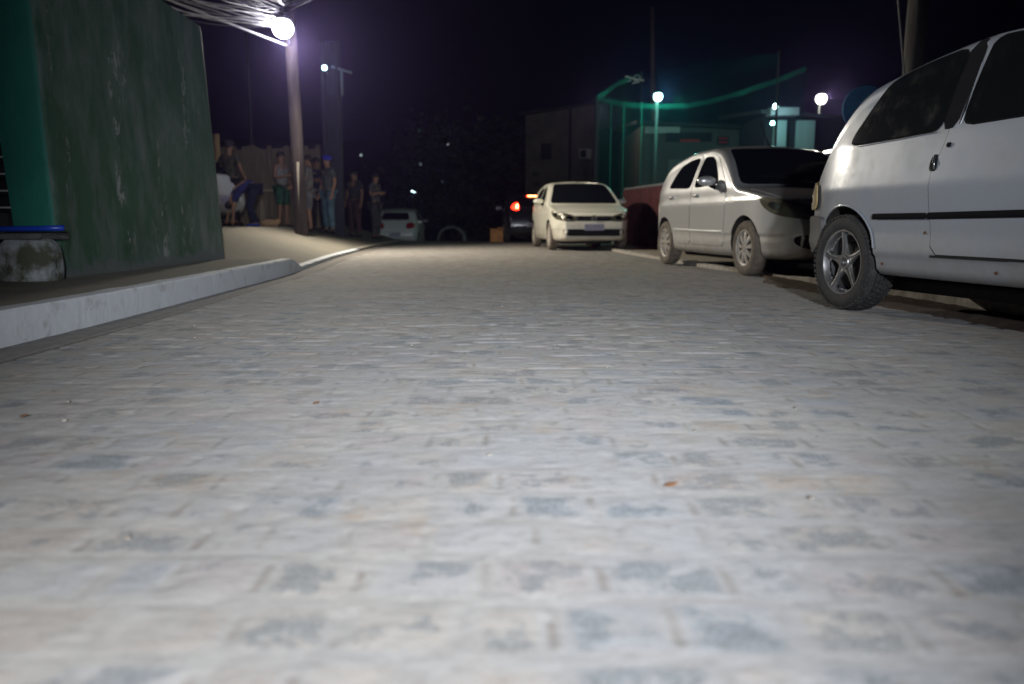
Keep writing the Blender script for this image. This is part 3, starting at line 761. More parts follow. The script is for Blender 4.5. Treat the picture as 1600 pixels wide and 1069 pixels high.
WC.patch('front_bumper', ('bf', 1), [(-.58, .30), (-.60, .50), (-.56, .555), (.56, .555), (.60, .50), (.58, .30)], .028, M_greyp, res=.04, skirt=.034)
WC.patch('rear_window', ('rear', 1), [(-.62, .97), (-.54, 1.35), (.54, 1.35), (.62, .97)], .012, M_glass, res=.04)
WC.patch('windscreen', ('front', 1), [(-.66, 1.03), (-.53, 1.39), (.53, 1.39), (.66, 1.03)], .006, M_glass, res=.04)
WC.patch('grille', ('front', 1), [(-.34, .59), (-.34, .67), (.34, .67), (.34, .59)], .004, M_plas, res=.04)
floor_pan(WC)
spoke_wheel(WC, 3.12, 1, 'star', M_tyre, tread=True); spoke_wheel(WC, 3.12, -1, 'star', M_tyre)
spoke_wheel(WC, .76, 1, 'star', M_tyre, tread=True, steer=R(3)); spoke_wheel(WC, .76, -1, 'star', M_tyre, steer=R(3))

# ---- silver five-door
h = (0.1541, -0.988); c = place(.80, 1, 2.45, 8.55, h, GOL['L'], GOL['W'])
SC = Car(GOL, 'parked_car', 'silver five-door hatchback with dusty tyres between the near white car and the cream car', 'car', (c.x, c.y, .0), heading(*h), P_silver)
gol_body(SC); floor_pan(SC)
for uu in GOL['axles']:
    for sd in (-1, 1): spoke_wheel(SC, uu, sd, 'cap', M_tyre_d)
# ---- cream five-door, facing the camera
h = Vector((0.10, -0.995)).normalized(); CX, CY = 1.31, 18.2
CC = Car(GOL, 'parked_car', 'cream white hatchback further back on the right, facing us', 'car', (CX + .15, CY, drop(CY + 2) * 0), heading(*h), P_cream, nst=80, nsec=30)
gol_body(CC, lod=0); floor_pan(CC)
for uu in GOL['axles']:
    for sd in (-1, 1): spoke_wheel(CC, uu, sd, 'cap', M_tyre_d, lod=0)
# ---- dark car with lit brake lights
DC = Car(GOL, 'parked_car', 'dark hatchback behind the cream car with its red brake lights glowing', 'car', (.52, 25.2, 0), heading(-.05, 1), P_dark, nst=70, nsec=26)
gol_body(DC, lod=0, rear_lit=True); floor_pan(DC)
for uu in GOL['axles']:
    for sd in (-1, 1): spoke_wheel(DC, uu, sd, 'cap', M_tyre, lod=0)
# ---- pale car at the left kerb, seen from behind
FC = Car(GOL, 'parked_car', 'pale car seen from behind at the left kerb, beyond the standing people', 'car', (-4.30, 31.2, -.36), heading(-.03, 1), P_grey, nst=70, nsec=26)
gol_body(FC, lod=0); floor_pan(FC)
for uu in GOL['axles']:
    for sd in (-1, 1): spoke_wheel(FC, uu, sd, 'cap', M_tyre, lod=0)
# ---- car behind the green wall
LC = Car(GOL, 'parked_car', 'silver car whose tail sticks out from behind the green wall', 'car', (-7.64, 16.9, .50), heading(-1, .28), P_grey, nst=70, nsec=26)
gol_body(LC, lod=0); floor_pan(LC)
for uu in GOL['axles']:
    for sd in (-1, 1): spoke_wheel(LC, uu, sd, 'cap', M_tyre_d, lod=0)
# ================================================================== left side: green building, ledge, poles
def wall_paint(name, base, dark, pale, streaks=True):
    m, nt, N, L, b = nodes_mat(name)
    tc = N.new('ShaderNodeTexCoord')
    def noise(sc, st, det=7, rough=.68, off=0):
        mp = N.new('ShaderNodeMapping'); mp.inputs['Scale'].default_value = st; mp.inputs['Location'].default_value = (off, off, off)
        L.new(tc.outputs['Object'], mp.inputs['Vector'])
        n = N.new('ShaderNodeTexNoise'); n.inputs['Scale'].default_value = sc; n.inputs['Detail'].default_value = det; n.inputs['Roughness'].default_value = rough
        L.new(mp.outputs['Vector'], n.inputs['Vector']); return n.outputs['Fac']
    def rg(v, a, c, o=1.0):
        x = N.new('ShaderNodeMapRange'); L.new(v, x.inputs[0]); x.inputs[1].default_value = a; x.inputs[2].default_value = c; x.inputs[4].default_value = o; return x.outputs[0]
    def mix(f, a, c):
        x = N.new('ShaderNodeMix'); x.data_type = 'RGBA'; L.new(f, x.inputs[0])
        for i, v in ((6, a), (7, c)):
            if isinstance(v, tuple): x.inputs[i].default_value = (*v, 1)
            else: L.new(v, x.inputs[i])
        return x.outputs[2]
    c = mix(rg(noise(1.6, (1, 1, .8)), .35, .68), base, dark)
    if streaks:
        st = noise(1.7, (1.5, 1.5, .6), 9, .72, off=4); c = mix(rg(st, .42, .66, .75), c, pale)            # rain streaks and washed paint
        sz = N.new('ShaderNodeSeparateXYZ'); L.new(tc.outputs['Object'], sz.inputs[0])
        st2 = noise(1.5, (1.6, 1.6, .75), 8, .7, off=14); c = mix(rg(st2, .54, .72, .5), c, (dark[0] * .5, dark[1] * .5, dark[2] * .5))
        # flaked plaster in a few upright patches
        a = N.new('ShaderNodeMath'); a.operation = 'MULTIPLY'
        L.new(rg(noise(1.5, (1.8, 1.8, .55), 2, .5, off=21.3), .60, .655), a.inputs[0]); L.new(rg(noise(11, (1, 1, .6), 8, .75, off=2), .53, .56), a.inputs[1])
        c = mix(a.outputs[0], c, (0.30, 0.31, 0.31))
        # bare damp plaster along the foot
        f = N.new('ShaderNodeMath'); f.operation = 'ADD'; L.new(rg(sz.outputs['Z'], .36, .14, .7), f.inputs[0]); L.new(noise(5, (1, 1, 1), off=8), f.inputs[1])
        c = mix(rg(f.outputs[0], .80, .95, .9), c, (0.12, 0.135, 0.14))
    L.new(c, b.inputs['Base Color']); b.inputs['Roughness'].default_value = .62
    bp = N.new('ShaderNodeBump'); bp.inputs['Strength'].default_value = .35; bp.inputs['Distance'].default_value = .02
    L.new(noise(9, (1, 1, .7)), bp.inputs['Height']); L.new(bp.outputs['Normal'], b.inputs['Normal'])
    return m
M_gw = wall_paint('peeling_green_paint', (0.036, 0.100, 0.066), (0.022, 0.072, 0.040), (0.19, 0.215, 0.22))
M_gp = wall_paint('fresh_green_paint', (0.012, 0.165, 0.125), (0.010, 0.125, 0.095), (0.05, .10, .08), False)
GX, GY0, GY1, GT = -3.2, 5.72, 9.12, 2.62
gb = thing('green_building', 'dark green building with peeling painted wall beside the left pavement', 'building', (GX - 1.5, GY0 + 1.5, 0))
def loc(o, off): o.location = Vector(off); return o
ox = Vector((GX - 1.5, GY0 + 1.5, 0))
def outline(rad, x0, y0, x1, y1):
    P = [(x0, y0), (x1 - .05, y0)]
    P += [(x1 - .05 + .05 * math.sin(a), y0 + .05 - .05 * math.cos(a)) for a in np.linspace(.2, math.pi / 2, 5)]
    P += [(x1 - rad + rad * math.cos(a), y1 - rad + rad * math.sin(a)) for a in np.linspace(0, math.pi / 2, 12)]
    P += [(x0, y1)]; return P
# side wall: thin wall slab following an L in plan, dense so that the plaster can undulate
P = outline(.20, -3.50, GY0, GX, GY1)
dn = []
for i in range(len(P) - 1):
    a, b_ = Vector(P[i]), Vector(P[i + 1]); n = max(1, int((b_ - a).length / .06)); dn += [a.lerp(b_, k / n) for k in range(n)]
dn.append(Vector(P[-1]))
split = next(i for i, p in enumerate(dn) if p.x > GX - .035)
def wall_strip(name, pts, m, z0, z1, parent):
    zs = np.linspace(z0, z1, 44); M = MB(); n = len(pts)
    for z in zs:
        for i, p in enumerate(pts):
            w_ = .010 * float(fbm(p.y * 1.6 + p.x, z * 1.3, 70)) + .004 * float(fbm(p.y * 8, z * 8, 71))
            M.v.append(Vector((p.x + w_, p.y, z)) - ox)
    M.v = [v + Vector((-max(0, v.z - .2) * ((.012 + .043 * min(1, max(0, (GX - v.x - ox.x) / .3))) if v.y + ox.y < GY0 + .06 else (.012 + .034 * (v.y + ox.y - GY0) / 3.4)), -.02 * v.z, 0)) for v in M.v]
    M.f = [(r_ * n + i, r_ * n + i + 1, (r_ + 1) * n + i + 1, (r_ + 1) * n + i) for r_ in range(len(zs) - 1) for i in range(n - 1)]
    k = len(M.v); top = (len(zs) - 1) * n
    M.v += [Vector((p.x * 0 - 5.6, p.y, z1)) - ox for p in pts]
    M.f += [(top + i, top + i + 1, k + i + 1, k + i) for i in range(n - 1)]
    return M.build(name, m, parent, smooth=False, angle=35)
wall_strip('side_wall', dn[split:], M_gw, .0, GT, gb)
wall_strip('corner_pier', dn[:split + 1], M_gp, .0, GT, gb)
MB().box(Vector((-6.2, GY0 + 1.9, 1.36)) - ox, (4.6, 2.2, 2.60)).build('back_wall', M_gw, gb)
M_slat = mat('white_slat', (0.50, 0.52, 0.55), .5)
M_darkin = mat('dark_interior', (0.012, 0.014, 0.014), .9)
lv = MB().box(Vector((-4.6, GY0 + .42, 1.72)) - ox, (1.96, .04, 2.2)).build('grille_backing', M_darkin, gb)
for k in range(18):
    z = .665 + k * .1195
    MB().box(Vector((-4.6, GY0 + .16, z)) - ox, (1.98, .02, .011)).build('slat', M_slat, gb)
MB().box(Vector((-4.6, GY0 + .22, .555)) - ox, (1.98, .30, .14)).build('sill', mat('damp_sill', (0.035, 0.036, 0.038), .8), gb, bevel=.008)
# broken ledge and boulders in front
M_rock = mat('old_plastered_stone', (0.34, 0.36, 0.38), .9, noise=((0.07, 0.075, 0.05), 4.5, .42, .58), bump=.9, bscale=14)
def rock(loc_, sc, seed, sub=4):
    bm = bmesh.new(); bmesh.ops.create_icosphere(bm, subdivisions=sub, radius=1)
    for v in bm.verts:
        p = v.co.copy(); q = Vector((abs(p.x) ** .7 * (1 if p.x > 0 else -1), abs(p.y) ** .7 * (1 if p.y > 0 else -1), abs(p.z) ** .7 * (1 if p.z > 0 else -1)))
        n = float(fbm(p.x * 1.3 + seed, p.y * 1.3 + p.z, seed, 4)) * .28 + float(fbm(p.z * 4 + seed, p.y * 4 + p.x * 3, seed + 5, 3)) * .07
        v.co = q * (1 + n)
        v.co = Vector((v.co.x * sc[0], v.co.y * sc[1], v.co.z * sc[2]))
    me = bpy.data.meshes.new('boulder'); bm.to_mesh(me); bm.free(); o = link('boulder', me, M_rock, None, True); o.location = loc_; return o
tag(rock((-3.30, 5.50, .27), (.185, .13, .20), 3), 'pale plastered boulder at the foot of the green corner pier', 'boulder')
tag(rock((-3.86, 5.50, .25), (.20, .15, .17), 8), 'mossy dark stone under the blue pipe, left of the pale boulder', 'boulder')
M_led = mat('ledge_slab', (0.07, 0.072, 0.075), .9, noise=((0.15, 0.15, 0.14), 6, .4, .7), bump=.6)
ld = MB().box((0, 0, 0), (2.3, .36, .035), jit=.012).box((-.2, .16, -.24), (1.7, .12, .44)).build('stone_ledge', M_led, None, bevel=.006)
ld.location = (-4.29, 5.55, .468); tag(ld, 'thin broken concrete slab under the blue pipe', 'ledge')
tb = MB().tube([(-1.2, .05, -.02), (-.6, .02, -.008), (-.1, 0, .0), (.35, 0, .008), (.72, -.01, .012), (.88, -.015, .016)], .019, 12).build('blue_pipe', mat('blue_plastic_pipe', (0.012, 0.05, 0.42), .35), None, smooth=True)
tb.location = (-3.90, 5.46, .505); tag(tb, 'bright blue plastic pipe lying along the stone ledge', 'pipe')

# ---- litter on the road
M_lf = mat('dry_leaf', (0.16, 0.075, 0.035), .8); M_pb = mat('pebble', (0.16, 0.14, 0.12), .9, noise=((0.3, 0.28, 0.25), 30, .4, .6))
for x, y, r_, lb in ((-1.395, 2.23, .014, 'small red-brown dry leaf on the left edge of the paving'), (-.60, 2.40, .012, 'orange dry leaf on the paving left of centre'), (.335, 1.62, .014, 'ochre dry leaf on the paving right of centre, nearer than the others')):
    M = MB(); q = [(-1, 0, .1), (-.5, .5, .4), (.3, .45, .25), (1, 0, .7), (.4, -.5, .3), (-.5, -.45, .15)]
    M.v = [Vector(p) * r_ for p in q] + [(Vector(p) * r_ - Vector((0, 0, .0012))) for p in q]; M.f = [tuple(range(6)), tuple(reversed(range(6, 12)))] + [(i, (i + 1) % 6, 6 + (i + 1) % 6, 6 + i) for i in range(6)]
    o = M.build('dry_leaf', M_lf); o.location = (x, y, .004); tag(o, lb, 'leaf')
rpb = random.Random(21)
for k in range(26):
    y = rpb.uniform(1.2, 6.5); x = rpb.uniform(-min(2.0, y * .62), min(2.0, y * .62)); r_ = rpb.uniform(.003, .0075)
    o = MB().ball((0, 0, r_ * .3), r_, 7, (1.3, 1, .7)).build('pebble', M_pb); o.location = (x, y, .002); o.rotation_euler = (0, 0, rpb.uniform(0, 3)); tag(o, 'tiny grey pebble lying loose on the paving', 'pebble', 'pebbles scattered on the road')
# ---- poles
M_wood = mat('grey_pole', (0.070, 0.055, 0.052), .85, noise=((0.04, 0.03, 0.03), 5, .35, .7, (4, 4, .4)), bump=.4, bscale=20)
M_cpole = mat('concrete_pole', (0.045, 0.048, 0.065), .85, noise=((0.028, 0.03, 0.042), 4, .35, .7, (2, 2, .5)), bump=.3, bscale=20)
M_metal = mat('dull_metal', (0.25, 0.26, 0.27), .5, .7)
M_lampon = mat('lit_lamp', (1, 1, 1), .3, emit=(0.93, 0.90, 1.0), estr=52)
M_tealon = mat('lit_teal_lamp', (1, 1, 1), .3, emit=(0.45, 1.0, 0.92), estr=30)
M_whiteon = mat('lit_white_lamp', (1, 1, 1), .3, emit=(1.0, 0.93, 0.84), estr=22)
sp = thing('street_lamp', 'round pole with the brightest white street lantern and cable bundle on the left pavement', 'street lamp', (-4.22, 16.2, .30))
MB().tube([(0, 0, -.3), (-.02, .0, 1.6), (-.10, .02, 5.2)], [.135, .125, .105], 14).build('pole', M_wood, sp, smooth=True)
MB().tube([(-.115, .0, .05), (-.115, .0, 1.45)], .055, 8).build('pole_lit_strip', mat('pale_patch', (.20, .175, .145), .9), sp, smooth=True).location = (.11, -.075, .0)  # pale strip carries the lamplight on the pole's foot
MB().tube([(-.06, -.10, 3.66), (-.06, -.3, 3.9), (-.05, -.45, 4.0)], .025, 8).build('bracket', M_metal, sp, smooth=True)
hd_ = MB().ball((-.06, -.50, 4.02), .15, 16, (1.0, 1.25, .5)).build('lamp_head', M_metal, sp, smooth=True)
MB().ball((-.06, -.56, 3.86), .19, 18, (1.0, 1.0, .95)).build('lamp_lens', M_lampon, hd_, smooth=True)
MB().box((-.1, -.12, 4.75), (.12, .08, .7)).build('cable_rack', M_metal, sp, bevel=.01)
sp2 = thing('street_lamp', 'broad slotted concrete pole with a small bluish lantern behind the round pole', 'street lamp', (-4.28, 19.6, .33))
pb = MB(); pb.box((-.17, 0, 2.0), (.08, .28, 4.9)); pb.box((.17, 0, 2.0), (.08, .28, 4.9)); pb.box((0, .02, 2.0), (.30, .08, 4.9))
pb.build('pole', M_cpole, sp2, bevel=.01)
MB().tube([(-.05, -.1, 3.7), (-.05, -.35, 3.78)], .02, 6).build('bracket', M_metal, sp2)
MB().ball((-.05, -.4, 3.78), .06, 10).build('lamp_lens', mat('lit_blue_lamp', (1, 1, 1), .3, emit=(0.5, 0.85, 1.0), estr=12), sp2, smooth=True)
MB().tube([(.28, -.1, 3.2), (.28, -.1, 3.72), (.28, -.1, 3.78)], .03, 6).tube([(.05, -.1, 3.86), (.52, -.12, 3.72)], .035, 6).build('cross_arm', mat('galvanised', (.30, .36, .42), .5, .4), sp2)
tp = MB().tube([(0, 0, -.3), (0, 0, 5.5)], .045, 8).build('thin_post', M_cpole, None, smooth=True); tp.location = (-7.3, 23.0, .4)
tag(tp, 'thin dark post rising behind the plank fence, left of the lamp pole', 'post')
# cables
M_cab = mat('cable', (0.10, 0.10, 0.11), .45)
M_cab2 = mat('pale_cable', (0.62, 0.62, 0.66), .35)
def cable(A, B, sag, r, m, label, group, wob=0.0):
    A, B = Vector(A), Vector(B); pts = []
    for k in range(25):
        t = k / 24; p = A.lerp(B, t); p.z -= sag * 4 * t * (1 - t)
        if wob: p += Vector((math.sin(t * 9 + A.z * 40), 0, math.cos(t * 11 + B.x * 7))) * wob * math.sin(t * math.pi)
        pts.append(p - A)
    o = MB().tube(pts, r, 6, False).build('cable', m, None, smooth=True); o.location = A
    return tag(o, label, 'cable', group)
rc = random.Random(5)
def at_(px, py, y):      # the point at depth y in the direction of a point of the 1600-wide photo
    th = math.atan((534.5 - 350) / 1250); c, s_ = math.cos(th), math.sin(th)
    d = Vector(((px - 800), 1250 * c + (534.5 - py) * s_, -1250 * s_ + (534.5 - py) * c)); return Vector((0, 0, CAM_H)) + d * (y / d.y)
for i in range(26):
    t = i / 25; A = (-4.33 + rc.uniform(-.06, .06), 16.1, 4.28 + .45 * t + rc.uniform(-.04, .04)); xt = 235 + 205 * t + rc.uniform(-12, 12)
    B = at_(455 + (xt - 455) * 2.6, 40 - 40 * 2.6 - 30 * t, 10.0 + rc.uniform(-.5, .5))
    cable(A, B, rc.uniform(.02, .28), rc.choice([.005, .006, .008, .011]), M_cab2 if rc.random() < .65 else M_cab,
          'cable of the sagging bundle running from the bright lamp pole over the green building', 'cables over the green building', .04)
cable((-4.35, 16.1, 3.95), (-9.2, 10.5, 5.3), .05, .022, M_cab2, 'single straight cable leaving the bright lantern below the bundle', None)
for i in range(4):
    cable((-4.25, 16.1, 4.6 + .07 * i), (3.5, 9.5 + i, 7.0 + .25 * i), .35 + .12 * i, .012, M_cab, 'dim cable crossing high over the street to the right of the bright lantern', 'cables crossing the street')

# ---- fence, frame, small things on the left
M_plank = mat('weathered_plank', (0.16, 0.13, 0.085), .85, noise=((0.085, 0.07, 0.045), 4, .35, .7, (6, 6, .6)), bump=.4)
fn = thing('plank_fence', 'tall fence of upright weathered planks behind the people', 'fence', (-6.1, 19.3, .48))
pl = MB(); x = -1.4
rp = random.Random(3)
while x < 1.55:
    wd_ = rp.uniform(.11, .16); hh = 1.86 + rp.uniform(-.05, .05)
    pl.box((x + wd_ / 2, rp.uniform(-.012, .012), hh / 2 - .02), (wd_ - .012, .025, hh)); x += wd_
pl.build('planks', M_plank, fn)
for z in (.35, 1.05, 1.6): MB().box((.05, .045, z), (2.95, .05, .08)).build('rail', M_plank, fn)
for x in (-1.35, 0, 1.5): MB().box((x, .11, .93), (.09, .08, 1.95)).build('post', M_plank, fn)
M_palewood = mat('pale_timber', (0.24, 0.20, 0.14), .8)
tf = thing('trestle', 'pale timber trestle standing in front of the plank fence', 'trestle', (-5.45, 18.6, .5))
MB().box((0, 0, .80), (.62, .06, .05)).build('top_rail', M_palewood, tf, bevel=.005)
for x in (-.28, .28):
    for y in (-.12, .12): MB().tube([(x, y * .2, .78), (x, y, -.02)], .022, 6).build('leg', M_palewood, tf)
sk = MB().ball((0, 0, .09), .15, 14, (1.35, .7, .62)).ball((.17, .02, .13), .07, 10, (1, .8, .9)).build('sack', mat('tan_sack', (0.42, 0.27, 0.14), .85, noise=((0.30, 0.19, 0.1), 14, .4, .6), bump=.6), None, smooth=True)
sk.location = (-5.16, 17.2, .46); tag(sk, 'small tan sack lying on the pavement beside the bending person', 'sack')
tpst = MB().tube([(0, 0, 0), (0, 0, 2.05)], [.09, .07], 8).build('tan_post', mat('tan_post_colour', (0.34, 0.23, 0.12), .8, bump=.3), None, smooth=True); tpst.location = (-6.55, 18.2, .46)  # plain upright put in place of a half-hidden figure
tag(tpst, 'tan post standing in for a half-hidden person behind the car at the green wall', 'post')
bx = thing('cardboard_box', 'small orange cardboard box standing on the road by the lit brake lights', 'box', (-.46, 24.4, 0))
Mcb = mat('cardboard', (0.62, 0.30, 0.10), .8, noise=((0.45, 0.2, 0.08), 6, .4, .6))
MB().box((0, 0, .20), (.38, .34, .39)).build('carton', Mcb, bx, bevel=.006)
MB().tube([(-.19, -.17, .39), (-.30, -.22, .46)], .004, 4).box((.12, -.19, .40), (.2, .16, .006), Matrix.Rotation(.5, 3, 'X')).build('flap', Mcb, bx)

# ---- pale arched thing down the street: a guess, built as a concrete pipe ring
ar = thing('concrete_pipe', 'pale concrete pipe ring lying open toward us at the end of the street', 'pipe', (-2.12, 28.6, -.56))
M_ring = mat('pale_concrete', (0.16, 0.155, 0.15), .85, noise=((0.07, 0.07, 0.07), 6, .4, .6))
MB().lathe([(.42, -.5), (.50, -.5), (.50, .35), (.42, .35)], Matrix.Translation((0, 0, .53)) @ Matrix.Rotation(R(90), 4, 'Z'), n=36, closed=True).build('pipe_wall', M_ring, ar, angle=40)

# ================================================================== people
M_skin = mat('brown_skin', (0.16, 0.085, 0.05), .55)
M_skin2 = mat('tan_skin', (0.28, 0.15, 0.09), .55)
M_hair = mat('black_hair', (0.012, 0.010, 0.009), .7)
def skin_mesh(name, V, E_, Rr, m, parent, root=0, sub=1):
    me = bpy.data.meshes.new(name); me.from_pydata([tuple(v) for v in V], E_, [])
    o = link(name, me, m, parent); md = o.modifiers.new('s', 'SKIN'); md.use_smooth_shade = True
    sv = me.skin_vertices[0].data
    for i, r_ in enumerate(Rr):
        sv[i].radius = r_ if isinstance(r_, tuple) else (r_, r_); sv[i].use_root = (i == root)
    sd = o.modifiers.new('d', 'SUBSURF'); sd.levels = sub; sd.render_levels = sub
    bpy.context.view_layer.update(); dg = bpy.context.evaluated_depsgraph_get()
    nm = bpy.data.meshes.new_from_object(o.evaluated_get(dg), depsgraph=dg); o.modifiers.clear(); o.data = nm; nm.name = name
    if not nm.materials: nm.materials.append(m)
    return o
STAND = dict(pelvis=(0, 0, .93), waist=(0, 0, 1.06), chest=(0, 0, 1.28), neck=(0, 0.01, 1.45), skull=(0, -.01, 1.56), crown=(0, -.0, 1.68), face=(0, -.07, 1.58),
    shL=(.17, 0, 1.40), elL=(.22, .03, 1.13), wrL=(.24, -.06, .90), haL=(.24, -.09, .82),
    shR=(-.17, 0, 1.40), elR=(-.22, .03, 1.13), wrR=(-.24, -.06, .90), haR=(-.24, -.09, .82),
    hiL=(.09, 0, .88), knL=(.10, -.02, .49), anL=(.11, .02, .09), toL=(.12, -.15, .035),
    hiR=(-.09, 0, .88), knR=(-.10, -.02, .49), anR=(-.11, .02, .09), toR=(-.12, -.15, .035))
def person(label, loc_, rz, pose=None, skin=M_skin, shirt=None, sleeves=True, pants=None, shorts=False, hat=None, hatmat=None, extras=None, group='people standing by the left kerb', h=1.0, shoe=None):
    J = dict(STAND); J.update(pose or {}); J = {k: Vector(v) * h for k, v in J.items()}
    root = thing('person', label, 'person', loc_, rz, group)
    ks = list(J); V = [J[k] for k in ks]; ix = {k: i for i, k in enumerate(ks)}
    rad = dict(pelvis=(.13, .10), waist=(.115, .085), chest=(.135, .095), neck=.052, skull=(.075, .088), crown=(.055, .06), face=(.045, .04), shL=.06, elL=.042, wrL=.028, haL=(.036, .02), shR=.06, elR=.042, wrR=.028, haR=(.036, .02),
               hiL=.088, knL=.058, anL=.038, toL=(.04, .028), hiR=.088, knR=.058, anR=.038, toR=(.04, .028))
    E_ = [('pelvis', 'waist'), ('waist', 'chest'), ('chest', 'neck'), ('neck', 'skull'), ('skull', 'crown'), ('skull', 'face'), ('chest', 'shL'), ('shL', 'elL'), ('elL', 'wrL'), ('wrL', 'haL'),
          ('chest', 'shR'), ('shR', 'elR'), ('elR', 'wrR'), ('wrR', 'haR'), ('pelvis', 'hiL'), ('hiL', 'knL'), ('knL', 'anL'), ('anL', 'toL'), ('pelvis', 'hiR'), ('hiR', 'knR'), ('knR', 'anR'), ('anR', 'toR')]
    E_ = [(ix[a], ix[b]) for a, b in E_]; Rr = [rad[k] for k in ks]
    # fingers, thumb, nose, ears
    for s_ in 'LR':
        hv = J['ha' + s_]; d = (hv - J['wr' + s_]).normalized(); side = d.cross(Vector((1, 0, 0))); side = side.normalized() if side.length > .1 else Vector((0, 1, 0))
        pal = d.cross(side).normalized()
        for k, (off, ln) in enumerate(((-.027, .055), (-.009, .068), (.009, .064), (.027, .048))):
            a = len(V); V += [hv + side * off + d * .035, hv + side * off + d * (.035 + ln * .5) + pal * .008, hv + side * off * 1.05 + d * (.035 + ln * .85) + pal * .025]
            Rr += [.010, .009, .007]; E_ += [(ix['ha' + s_], a), (a, a + 1), (a + 1, a + 2)]
        a = len(V); V += [hv - d * .005 + side * -.042, hv + d * .03 + side * -.058]; Rr += [.012, .009]; E_ += [(ix['ha' + s_], a), (a, a + 1)]
    fd = (J['face'] - J['skull']).normalized(); up = (J['crown'] - J['neck']).normalized(); sdv = fd.cross(up).normalized()
    a = len(V); V += [J['face'] + fd * .045]; Rr += [.013]; E_ += [(ix['face'], a)]
    for s_ in (-1, 1): a = len(V); V += [J['skull'] + sdv * s_ * .088]; Rr += [(.012, .022)]; E_ += [(ix['skull'], a)]
    body = skin_mesh('body', V, E_, Rr, skin, root, ix['pelvis'])
    # eyes and mouth
    for s_ in (-1, 1): MB().ball(J['face'] + fd * .032 + sdv * s_ * .028 + up * .022, .010, 8).build('eye', M_hair, root, smooth=True)
    def cloth(name, keys, edges, rr, m):
        i2 = {k: i for i, k in enumerate(keys)}
        return skin_mesh(name, [J[k] if isinstance(k, str) else k for k in keys], [(i2[a], i2[b]) for a, b in edges], rr, m, root, 0)
    if shirt:
        J['el2L'] = J['shL'].lerp(J['elL'], .75); J['el2R'] = J['shR'].lerp(J['elR'], .75); J['neck2'] = J['chest'].lerp(J['neck'], .72)
        K = ['chest', 'waist', 'pelvis', 'neck2', 'shL', 'shR']; Ee = [('chest', 'waist'), ('waist', 'pelvis'), ('chest', 'neck2'), ('chest', 'shL'), ('chest', 'shR')]
        rr = [(.155, .115), (.145, .11), (.155, .12), (.065, .06), .078, .078]
        if sleeves: K += ['el2L', 'el2R']; Ee += [('shL', 'el2L'), ('shR', 'el2R')]; rr += [.068, .068]
        cloth('shirt', K, Ee, rr, shirt)
    if pants:
        K = ['pelvis', 'hiL', 'knL', 'hiR', 'knR']; Ee = [('pelvis', 'hiL'), ('hiL', 'knL'), ('pelvis', 'hiR'), ('hiR', 'knR')]; rr = [(.15, .118), .105, .085, .105, .085]
        if not shorts: K += ['anL', 'anR']; Ee += [('knL', 'anL'), ('knR', 'anR')]; rr += [.062, .062]
        cloth('shorts' if shorts else 'trousers', K, Ee, rr, pants)
    hm = MB(); c = J['skull'].lerp(J['crown'], .45) - fd * .012
    hm.ball(c + up * .018, .092, 12, (1.0, 1.1, .95)); hr = hm.build('hair', M_hair, root, smooth=True)
    if hat:
        cp = MB().ball(c + up * .045, .102, 12, (1.02, 1.12, .72)).build('cap', hatmat, root, smooth=True)
        MB().ball(c + fd * .10 + up * .035, .075, 10, (1, 1.05, .12)).build('cap_peak', hatmat, cp, smooth=True)
    for s_ in 'LR':
        an, to = J['an' + s_], J['to' + s_]; sh = MB().tube([an + Vector((0, .03, -.035)), an.lerp(to, .5) + Vector((0, 0, -.01)), to + Vector((0, -.01, .003))], [.048, .045, .036], 10)
        sh.build('shoe', shoe or M_hair, root, smooth=True)
    if extras: extras(root, J)
    return root
def fab(n, c, c2=None, sc=9):
    c = tuple(x * .6 for x in c); c2 = tuple(x * .6 for x in c2) if c2 else None
    return mat(n, c, .9, noise=((c2 or tuple(x * .6 for x in c)), sc, .42, .58))
armsfold = dict(elL=(.24, .02, 1.15), wrL=(.06, -.17, 1.16), haL=(-.02, -.18, 1.17), elR=(-.24, .02, 1.15), wrR=(-.06, -.18, 1.20), haR=(.02, -.2, 1.2))
person('person in dark patterned shirt with pale collar standing with back turned beside the car', (-5.84, 16.9, .49), R(165), dict(elR=(-.27, .05, 1.16), wrR=(-.34, .0, .95), haR=(-.36, -.02, .88)), shirt=fab('camo_shirt', (.03, .032, .025), (.10, .095, .06), 11), pants=fab('dark_trousers', (.02, .02, .028)), hat=True, hatmat=fab('dark_cap', (.02, .018, .02)), h=1.03)
bend = dict(pelvis=(0, .10, .84), waist=(0, -.02, .92), chest=(0, -.22, .78), neck=(0, -.33, .62), skull=(0, -.38, .52), crown=(0, -.42, .41), face=(0, -.32, .47),
    shL=(.17, -.27, .69), elL=(.20, -.36, .43), wrL=(.15, -.36, .22), haL=(.14, -.37, .15), shR=(-.17, -.27, .69), elR=(-.20, -.40, .45), wrR=(-.15, -.42, .24), haR=(-.14, -.44, .17),
    hiL=(.10, .10, .80), knL=(.13, -.04, .44), anL=(.13, .06, .09), hiR=(-.10, .10, .80), knR=(-.13, .0, .44), anR=(-.13, .16, .09), toL=(.13, -.11, .035), toR=(-.13, -.01, .035))
person('person in blue bending right down over the pavement beside the tan sack', (-5.36, 16.6, .46), R(-62), bend, skin=M_skin2, shirt=fab('blue_shirt', (.03, .04, .20)), pants=fab('navy_trousers', (.015, .018, .07)), shoe=fab('blue_shoe', (.04, .08, .45)))
person('person in grey sleeveless top and green shorts leaning by the round pole', (-5.03, 17.8, .44), R(60), dict(elR=(-.26, -.06, 1.12), wrR=(-.14, -.26, 1.16), haR=(-.08, -.31, 1.18)), shirt=fab('grey_vest', (.34, .35, .36)), sleeves=False, pants=fab('green_shorts', (.02, .13, .07)), shorts=True, h=.97)
